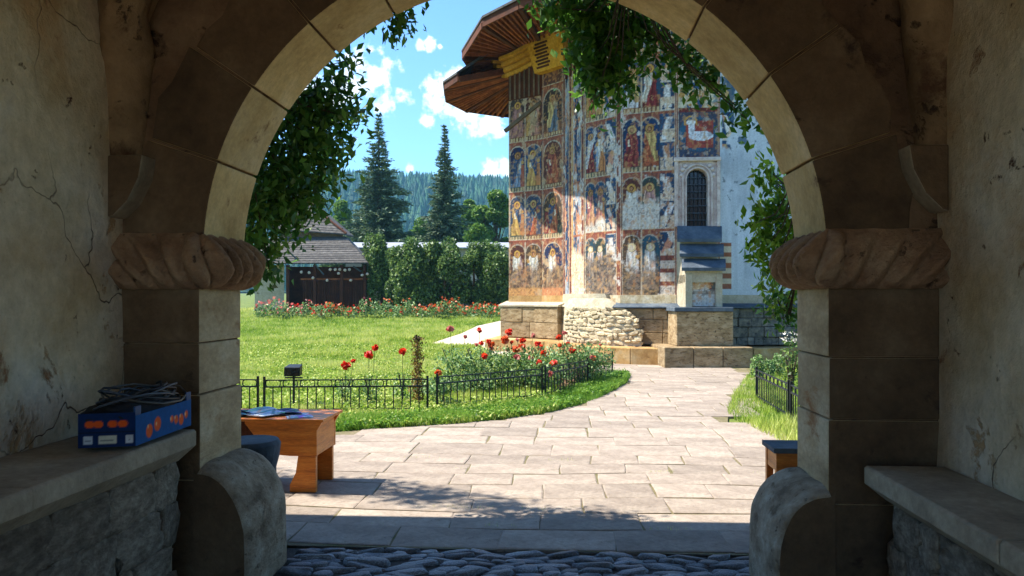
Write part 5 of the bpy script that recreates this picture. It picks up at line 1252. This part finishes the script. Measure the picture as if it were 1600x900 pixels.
# leafy ground plants and white flowers in the bed
for k in range(7):
    px = 665+40*k; d = 12.6+0.30*k; p = cw((px-800)/F*d, d, -0.02)
    bushy('garden_plant', ['low grey green plant at the left end of the rose bed','low leafy plant second from the left under the roses','low leafy plant below the small red roses','low leafy plant in front of the orange roses','low leafy plant behind the tall fence post','low leafy plant right of the tall fence post','low leafy plant at the right end of the rose bed'][k], 'garden plant', p, (0.35,0.3), 0.34, 380, 0.055, 'rose_leaf', group='low plants under the roses', trunk=True)
# garden spotlight on its stake
q = P(459,580,11.3); t = thing('garden_spotlight', 'black box spotlight on a stake behind the iron fence', 'spotlight', (q.x, q.y, 0))
mb = MB(); mb.hexa([(-.12,-.09,-.075),(.12,-.09,-.075),(.10,.09,-.06),(-.10,.09,-.06),(-.12,-.08,.06),(.12,-.08,.06),(.10,.09,.095),(-.10,.09,.095)]); mb.v = [(a+q.x, b+q.y, c+q.z+0.005) for a, b, c in mb.v]; mb.build('lamp_housing', M['iron'], t, bevel=0.012)
mb = MB(); mb.box(q.x-.105, q.x+.105, q.y-0.098, q.y-0.088, q.z-0.055, q.z+0.05); mb.build('lamp_glass', M['glass'], t)
mb = MB(); mb.tube([(q.x, q.y, 0), (q.x, q.y, q.z-0.07)], 0.018, 6); mb.build('stake', M['iron'], t)
mb = MB(); mb.box(q.x-.13, q.x+.13, q.y-.015, q.y+.015, q.z-0.105, q.z-0.085); mb.build('bracket', M['iron'], t)
# plants right of the path
for k, (px, py, d, h, r, mt, lab) in enumerate([(1183,600,15.2,0.55,0.14,'rose_leaf','thin grey green plant at the left end of the right hand fence'),(1200,600,15.6,0.42,0.14,'rose_leaf','small leafy plant second in the row behind the right hand fence'),(1216,600,16,0.5,0.16,'rose_leaf','leafy plant third in the row behind the right hand fence'),(1236,590,13.2,1.0,0.22,'bush','taller shrub with pale flowers close to the right pier')]):
    bushy('garden_plant', lab, 'garden plant', cw((px-800)/F*d, d, -0.02), (r, r), h, 380, 0.06, mt, group='plants right of the path')
p = cw((1236-800)/F*13.1, 13.1, 0)
t = thing('white_flowers', 'sprays of pale flowers on the tall shrub beside the right pier', 'flowers', (p.x, p.y, 0.9)); C = ellips((p.x, p.y, 0.95), (0.2,0.15,0.12), 60, 0.5); many('petals', leaves(C, 0.05), 60, plain('white_petal', (222,214,200)), t, kind='stuff')

# far flower border: one bush after another
fb = random.Random(9)
farlab = ['left of the porch wall','below the left end of the porch','below the porch wall corner','with salmon pink blooms below the porch','with deep pink blooms below the porch','with bright red blooms in front of the porch','with red and orange blooms in front of the porch middle','with the tallest orange blooms in front of the porch','below the right end of the porch','between the porch and the hedge','in front of the round hedge bush','sparse and low before the hedge','with few orange blooms before the hedge','with yellow green leaves before the hedge','with orange blooms before the dark hedge','with dense orange red blooms before the hedge','with the brightest orange blooms before the hedge','with tall orange blooms before the hedge','with pale leaves right of the orange cluster','with mixed blooms near the church','with orange blooms beside the church plinth','last of the row, touching the church plinth']
for k in range(22):
    px = 408+k*17.8; d = 38.5+fb.uniform(-0.8, 0.8); X = (px-800)/F*d; p = cw(X, d, gz(d)-0.05); h = 0.85+fb.uniform(-.15,.35)
    t = thing('rose_bush', 'distant rose bush '+farlab[k], 'rose bush', (p.x, p.y, p.z), 'rose bushes along the far edge of the lawn')
    C = ellips((p.x, p.y, p.z+h*0.42), (0.42, 0.4, h*0.5), 240, 0.2); many('foliage', leaves(C, 0.12, 0.1, 0.5, 0.6), 240, M['rose_leaf'], t)
    nb_ = 26 if k not in (9,10,11,12,13) else 8; C = ellips((p.x, p.y, p.z+h*0.62), (0.42, 0.4, h*0.42), nb_, 0.5)
    many('blossoms', leaves(C, 0.14, 0, 0, 0.9), nb_, M[['pink','pink','pink','red','pink','red','orange','orange','red','pink','orange'][k % 11] if k < 11 else 'orange'], t)

# ------------------------------------------------------------------ hedge bushes, trees, hill
hb = [(600,372,470,44,'narrow grey green bush beside the porch, standing apart from the hedge',27),(650,380,470,42,'first rounded bush of the clipped hedge',34),(695,378,472,42,'second rounded bush of the hedge, behind the orange roses',34),(740,384,472,42,'third rounded bush of the hedge',34),(785,386,474,42,'bush at the right end of the hedge, against the church',34),(625,392,470,42.6,'low dark bush filling the hedge near the porch',22)]
for (px, pt, pb_, d, lab, hwpx) in hb:
    X = (px-800)/F*d; z0 = gz(d); h = EYE-(pt-HZ)*d/F-z0; bushy('hedge_bush', lab, 'bush', cw(X, d, z0), (hwpx*d/F*1.25, 1.1), h, 12000, 0.17, 'bush', group='bushes of the hedge beyond the lawn', clumps=22)
def spruce(px, ptop, d, hw_px, label):
    z0 = gz(d); top = EYE-(ptop-HZ)*d/F; H = top-z0; R = hw_px*d/F; p = cw((px-800)/F*d, d, z0); t = thing('spruce_tree', label, 'spruce tree', (p.x, p.y, z0), 'spruce trees beyond the wall')
    mb = MB(); mb.tube([(p.x, p.y, z0-0.2), (p.x, p.y, z0+H*0.5), (p.x, p.y, z0+H*0.985)], [0.28, 0.16, 0.02], 8); mb.build('trunk', M['bark'], t)
    fs = []; bmb = MB(); rr = random.Random(int(px)); nl = 54
    for k in range(nl):
        f = k/(nl-1); z = z0+H*(0.05+0.95*f**0.95); r0 = R*1.22*(1-f)**1.12*(0.74+0.30*(k % 3 == 0)+0.2*rr.random())+0.05; nbr = int(22-12*f)
        for b in range(nbr):
            an = rr.uniform(0, 6.283); r1 = r0*rr.uniform(0.55, 1.2)*(0.86+0.22*math.sin(3*an+z*0.8)); dr = -0.26*r1; ca, sa = math.cos(an), math.sin(an); ns = max(8, int(r1*34))
            u = np.random.rand(ns)**0.7; c = np.stack([p.x+ca*r1*u, p.y+sa*r1*u, z+dr*u+0.20*r1*u*u], 1); c += np.random.randn(ns, 3)*np.array([0.10, 0.10, 0.07])*(0.6+0.5*r1/R)
            L_ = 0.42*(0.55+0.6*np.random.rand(ns))*(0.55+0.45*(1-f)); dirs = np.stack([ca+np.random.randn(ns)*0.5, sa+np.random.randn(ns)*0.5, -0.35+np.random.randn(ns)*0.25+0.5*f], 1); dirs /= np.linalg.norm(dirs, axis=1)[:, None]
            side = np.cross(dirs, np.random.randn(ns, 3)); side /= np.linalg.norm(side, axis=1)[:, None]+1e-6
            fs.append(np.stack([c-side*(L_*0.2)[:, None], c+dirs*L_[:, None], c+side*(L_*0.2)[:, None]], 1))
    V = np.vstack(fs); many('crown', V, len(V), M['spruce'], t); return t
spruce(592, 181, 58, 74, 'tallest dark spruce, left of the pair beyond the white roofed wall')
spruce(695, 198, 60, 53, 'second dark spruce, right of the tallest one beyond the wall')
def leafy_tree(px, ptop, d, hwpx, label, hpx_low=380, n=26000, mt='tree', leaf=0.30):
    z0 = gz(d); top = EYE-(ptop-HZ)*d/F; H = top-z0; p = cw((px-800)/F*d, d, z0); R = hwpx*d/F; t = thing('leafy_tree', label, 'tree', (p.x, p.y, z0), 'leafy trees beyond the wall'); rr = random.Random(int(px*3)); out = []
    mb = MB(); mb.tube([(p.x, p.y, z0), (p.x+0.2, p.y, z0+H*0.45), (p.x, p.y, z0+H*0.85)], [0.25, 0.17, 0.05], 7)
    for k in range(40):
        a = rr.uniform(0, 6.28); f = rr.random(); z = z0+H*(0.12+0.78*f); r1 = R*math.sin(PI*min(1, 0.25+0.72*f))*rr.uniform(0.3, 0.85); c = (p.x+math.cos(a)*r1, p.y+math.sin(a)*r1, z); s = rr.uniform(0.24, 0.4)*R
        out.append(ellips(c, (s, s, s*0.8), n//40, 0.5)); mb.tube([(p.x+0.1, p.y, z0+H*0.35), (c[0], c[1], c[2])], [0.07, 0.02], 4)
    mb.build('trunk', M['bark'], t); C = np.vstack(out); many('crown', leaves(C, leaf, 0.1, 0.4, 0.7), len(C), M[mt], t)
leafy_tree(772, 276, 66, 44, 'bright green leafy tree touching the left edge of the church'); leafy_tree(735, 300, 72, 34, 'lighter leafy tree between the second spruce and the church'); leafy_tree(655, 330, 75, 30, 'small leafy tree between the two spruces', n=8000); leafy_tree(535, 300, 80, 30, 'rounded leafy tree behind the shingled roof', n=9000); leafy_tree(745, 345, 55, 34, 'pale young tree behind the white roofed wall near the church', n=8000)
# wooded ridge
def ridge_h(X, d):
    f = sst(330, 640, d); r = 88+9*np.sin(X*0.006+1.2)-0.075*(X+110)-0.00018*(X+110)**2*0; fall = 1-0.4*sst(700, 1300, d)
    return np.maximum(1.5+0.012*(d-60), 0)*(1-f)+r*f*fall
xs = np.linspace(-800, 700, 40); ds = np.linspace(300, 1300, 26); Xg, Dg = np.meshgrid(xs, ds); Hg = ridge_h(Xg, Dg)
mb = MB(); mb.add([cw(a, b, c) for a, b, c in zip(Xg.ravel(), Dg.ravel(), Hg.ravel())], [(j*40+i, j*40+i+1, (j+1)*40+i+1, (j+1)*40+i) for j in range(25) for i in range(39)]); mb.build('hill', M['hill'], kind='structure', smooth=True)
n = 11000; X = np.random.uniform(-420, 120, n); d = 330+np.random.rand(n)**0.8*330; z = ridge_h(X, d); hh = np.random.uniform(7, 15, n); ww = hh*np.random.uniform(0.2, 0.34, n)
tris = []
rndv = np.random.rand(n)
for lvl in range(3):
    b0 = z+hh*(0.05+0.26*lvl); t0 = z+hh*(0.55+0.225*lvl); w0 = ww*(1-0.28*lvl)
    for k in range(6):
        a0 = k*PI/3+rndv*6; a1 = a0+PI/3; pts3 = []
        for a in (a0, a1): xx = X+np.cos(a)*w0; dd = d+np.sin(a)*w0; pts3.append(np.stack([xx*RX+dd*FX, xx*RY+dd*FY, b0], 1))
        pts3.append(np.stack([X*RX+d*FX, X*RY+d*FY, t0], 1)); tris.append(np.stack(pts3, 1))
V = np.vstack(tris); many('forest', V, len(V), M['forest'], rnd=np.tile(rndv, 18), kind='stuff')

# ------------------------------------------------------------------ far wall and porch building
t = thing('boundary_wall', 'long low wall under a pale metal roof behind the hedge', 'wall', tuple(cw(-8, 50, gz(50))))
mb = MB(); a, b = P(540,389,50.0), P(850,389,50.0); z0 = gz(50)-0.1
mb.hexa([Vector((v.x, v.y, z)) for z in (z0, a.z) for v in (a, b, b+Vector((0,0.6,0)), a+Vector((0,0.6,0)))]); mb.build('wall', M['facade'], t)
mb = MB(); fy = Vector((FX, FY, 0)); mb.hexa([a-fy*0.5+Vector((0,0,0.0)), b-fy*0.5, b+fy*1.0+Vector((0,0,.42)), a+fy*1.0+Vector((0,0,.42)), a-fy*0.5+Vector((0,0,0.07)), b-fy*0.5+Vector((0,0,.07)), b+fy*1.0+Vector((0,0,.5)), a+fy*1.0+Vector((0,0,.5))]); mb.build('roof', M['white_roof'], t)
porch = thing('porch_building', 'dark timber porch under a steep two tier shingled roof, beyond the left of the lawn', 'building', tuple(cw(-14, 44, gz(44))))
D0 = 44.0
def PX(px, py, d): return P(px, py, d)
def roofpoly(pts_, mt, name, th=0.10, parent=porch):
    mb = MB(); mb.extrude([v for v in pts_], (0, 0, -th)); return mb.build(name, M[mt], parent)
# lower skirt roof: front slope
e0, e1 = PX(400,412,43.0), PX(575,411,43.0); r0, r1 = PX(432,372,45.3), PX(540,370,45.3)
ev = 12
for k in range(ev):       # shingle courses stepping up the slope
    f0, f1 = k/ev, (k+1)/ev; lift = Vector((0,0,0.03)); mb = MB(); a, b, c, d_ = e0.lerp(r0, f0), e1.lerp(r1, f0), e1.lerp(r1, f1+0.02), e0.lerp(r0, f1+0.02)
    mb.hexa([v-lift for v in (a, b, c, d_)]+[a+lift*1.2, b+lift*1.2, c, d_]); mb.build('shingle_course', M['shingle'], porch)
e2 = PX(585,412,46.5); r2 = PX(545,372,46.0); roofpoly([e1, e2, r2, r1], 'shingle', 'roof_side')
e9 = PX(380,411,47.5); roofpoly([e0, r0, PX(420,372,47), e9], 'shingle', 'roof_side')
# upper roof, flared pyramid
u0, u1 = PX(424,358,45.0), PX(541,366,45.0); ap = PX(472,298,47.0); ap2 = PX(462,298,47.0)
for k in range(12):
    f0, f1 = k/12, (k+1)/12; lift = Vector((0,0,0.035)); sag = lambda f: Vector((0,0,-0.55*math.sin(PI*f)*0.5)); mb = MB(); a, b, c, d_ = u0.lerp(ap2, f0)+sag(f0), u1.lerp(ap, f0)+sag(f0), u1.lerp(ap, f1)+sag(f1), u0.lerp(ap2, f1)+sag(f1)
    mb.hexa([v-lift for v in (a, b, c, d_)]+[a+lift, b+lift, c+lift*.2, d_+lift*.2]); mb.build('shingle_course', M['shingle'], porch)
u2 = PX(552,368,48.5); roofpoly([u1, u2, ap], 'shingle', 'roof_side'); mb = MB(); mb.tube([u1+Vector((0,0,.05)), u1.lerp(ap, .5)+Vector((0,0,-.2)), ap+Vector((0,0,.05))], 0.07, 5); mb.build('hip_ridge', M['eave_dark'], porch)
mb = MB(); q = [PX(436,372,45.4), PX(536,370,45.4), PX(536,370,48), PX(436,372,48)]; mb.hexa([Vector((v.x, v.y, z)) for z in (r0.z-0.1, u0.z+0.1) for v in q]); mb.build('upper_wall', M['old_wood'], porch)
zg = gz(44)-0.1
mb = MB(); q = [PX(398,412,44.2), PX(444,412,44.2), PX(444,412,47), PX(398,412,47)]; mb.hexa([Vector((v.x, v.y, z)) for z in (zg, e0.z-0.02) for v in q]); mb.build('side_wall', M['mortar'], porch)
mb = MB(); q = [PX(450,412,46.6), PX(578,412,46.6), PX(578,412,46.9), PX(450,412,46.9)]; mb.hexa([Vector((v.x, v.y, z)) for z in (zg, e0.z-0.02) for v in q]); mb.build('rear_wall', M['eave_dark'], porch)
for px in (450, 492, 534, 570):
    p = PX(px, 430, 43.6); mb = MB(); mb.beam(Vector((p.x, p.y, zg)), Vector((p.x, p.y, e0.z-0.05)), 0.16, 0.16, up=(1,0,0)); mb.build('post', M['eave_dark'], porch)
for k in range(30):       # balustrade boards
    px = 474+k*3.4; p = PX(px, 450, 43.7); mb = MB(); mb.beam(Vector((p.x, p.y, zg+0.1)), Vector((p.x, p.y, PX(px,437,43.7).z)), 0.105, 0.03, up=(1,0,0)); mb.build('balustrade_board', M['eave_dark'], porch)
mb = MB(); mb.beam(PX(470,436,43.65), PX(578,436,43.65), 0.08, 0.10); mb.build('handrail', M['eave_wood'], porch)
for (a, b) in (((452,392),(468,409)), ((489,408),(506,429)), ((552,414),(564,424))):      # pale braces catching the light
    mb = MB(); mb.beam(PX(a[0], a[1]+2, 43.2), PX(b[0], b[1], 43.5), 0.09, 0.07); mb.build('brace', M['slate'], porch)
rr = random.Random(6)
hp = [(471,425),(483,426),(489,434),(511,438),(516,421),(524,421),(531,421),(539,422),(546,421),(529,427),(566,430),(548,438),(574,428)]
for k, (px, py) in enumerate(hp):
    c = PX(px, py, 43.3); bm = bmesh.new(); bmesh.ops.create_icosphere(bm, subdivisions=2, radius=0.085)
    for v in bm.verts: v.co *= 1+0.3*mnoise.noise(v.co*20+Vector((k,0,0)))
    m = bpy.data.meshes.new('hanging_pot'); bm.to_mesh(m); bm.free(); o = link('hanging_pot', m, M['carved_white']); o.location = c; tag(o, 'small white pot under the porch eave, '+['leftmost','second from the left','third from the left','fourth from the left','fifth from the left','sixth from the left','seventh and midmost','eighth from the left','ninth from the left','fourth from the right','third from the right','second from the right','rightmost'][sorted(hp).index((px, py))]+' of the row', 'flower pot', 'white pots hung along the porch')


# ------------------------------------------------------------------ creepers round the arch
def creeper(label, blobs, leaf, mt, anchors, per):
    c = blobs[0]; base = P(anchors[0][0], anchors[0][1], anchors[0][2]); t = thing('climbing_vine', label, 'climbing vine', tuple(base)); out = []
    for (px, py, d, rx, ry, rd, n) in blobs:
        q = P(px, py, d); s = d/F; m_ = n//per; cl = ellips(tuple(q), (rx*s, rd, ry*s), m_, 0.0)
        # each spray: a few leaves round one stalk end, hanging
        for j in range(per): out.append(cl+np.random.randn(m_, 3)*leaf*1.0)
    C = np.vstack(out); C = C[C[:, 1] > Y2+0.05]
    many('leaves', leaves(C, leaf, 0.9, 0.15, 0.48), len(C), M[mt], t)
    mb = MB(); rr = random.Random(len(C))
    for (px, py, d, rx, ry, rd, n) in blobs:
        q = P(px, py, d); b = base.copy(); mid = (b+q)/2+Vector((0,0.05,-0.15)); mid.y = max(mid.y, Y2+0.2)
        if q.y > Y2+0.1 and b.y > Y2+0.03: mb.tube([b, mid, q, q+Vector((rr.uniform(-.1,.1), 0.03, -ry*d/F*0.8))], [0.005, 0.005, 0.004, 0.003], 4)
    mb.build('stem', M['bark'], t); return t
creeper('dark leafy vine hanging in a tall mass inside the left side of the arch',
        [(400,400,5.4,26,60,.25,242),(425,340,5.5,50,55,.35,520),(440,270,5.6,60,60,.4,635),(480,240,5.7,58,60,.4,578),(500,190,5.7,52,50,.35,462),(490,150,5.7,60,45,.3,346),(530,135,5.7,26,34,.2,97),(545,180,5.8,24,22,.2,68),(465,310,5.6,45,45,.3,289),(540,95,5.6,16,26,.15,51),(450,180,5.6,50,60,.3,346),(380,250,5.4,50,90,.3,289),(520,235,5.8,26,40,.25,126),(560,186,5.8,12,8,.08,14),(385,330,5.3,40,70,.2,173),(420,420,5.3,16,26,.12,45),(500,280,5.7,22,30,.2,68),(470,330,5.6,20,26,.2,39)],
        0.076, 'vine', [(360,60,4.95)], 4)
tr = creeper('leafy tree overhanging the left of the gate, its crown shading the paving', [(-193,-280,7.2,80,40,.3,800),(-106,-280,7.1,80,44,.32,800),(-47,-330,6.8,70,40,.3,600),(25,-360,6.5,60,36,.25,420),(142,-380,6.2,70,26,.15,240),(-330,-300,7.4,120,80,.6,1500)], 0.085, 'vine', [(-500,-150,7.4)], 4); tr.name = 'leafy_tree'; tr['category'] = 'tree'
tb = cw((-500-800)/F*7.4, 7.4, 0); mb = MB(); mb.tube([(tb.x, tb.y, -0.1), (tb.x+0.1, tb.y, 3.0), tuple(P(-420,-220,7.4)), tuple(P(-200,-280,7.2))], [0.22, 0.16, 0.10, 0.03], 8); mb.build('trunk', M['bark'], tr)
creeper('small dark leafy sprig poking below the arch left of its crown', [(622,20,5.3,17,26,.15,110),(625,40,5.3,14,16,.1,60),(610,42,5.3,8,6,.06,14),(618,-20,5.3,40,25,.15,140)], 0.066, 'vine', [(610,-60,5.1)], 4)
creeper('thick green vine drooping from the crown of the arch in front of the church', [(945,35,5.8,58,50,.3,900),(925,95,5.8,28,46,.25,480),(955,110,5.8,34,38,.2,380),(900,15,5.8,42,24,.25,360),(862,12,5.8,24,16,.2,150),(930,148,5.8,12,14,.1,50),(966,150,5.8,12,14,.1,46),(1005,30,5.8,36,36,.2,260),(1040,70,5.7,34,24,.2,200),(1075,92,5.6,30,24,.2,170),(1095,118,5.5,20,20,.15,110),(1120,135,5.5,18,12,.1,60),(1150,165,5.4,12,18,.1,54),(1166,185,5.4,10,14,.1,34),(985,70,5.8,14,40,.15,150)], 0.078, 'vine_mid', [(980,-60,5.0)], 4)
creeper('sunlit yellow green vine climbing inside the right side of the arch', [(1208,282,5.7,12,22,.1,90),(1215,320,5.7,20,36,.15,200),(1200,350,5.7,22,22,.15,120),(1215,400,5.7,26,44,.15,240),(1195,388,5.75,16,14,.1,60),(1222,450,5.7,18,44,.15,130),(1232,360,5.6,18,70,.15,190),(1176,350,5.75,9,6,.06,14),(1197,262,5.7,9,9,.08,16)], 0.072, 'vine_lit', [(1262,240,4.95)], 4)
creeper('dark strands of vine trailing low beside the right pier', [(1215,470,5.2,20,14,.1,70),(1222,495,5.2,12,18,.1,50),(1232,480,5.15,12,30,.1,80)], 0.05, 'vine', [(1245,430,5.0)], 4)

# ------------------------------------------------------------------ air between here and the hill
if True:
    m, nt, b = newmat('haze'); nt.nodes.remove(b); pv = nt.nodes.new('ShaderNodeVolumePrincipled'); pv.inputs['Color'].default_value = (0.30, 0.72, 1.0, 1); pv.inputs['Density'].default_value = 0.00032; pv.inputs['Anisotropy'].default_value = 0.0
    nt.links.new(pv.outputs[0], nt.nodes['Material Output'].inputs['Volume'])
    mb = MB(); mb.box(-1500, 1500, -140, 2000, -2.0, 175); mb.build('haze', m, kind='stuff')
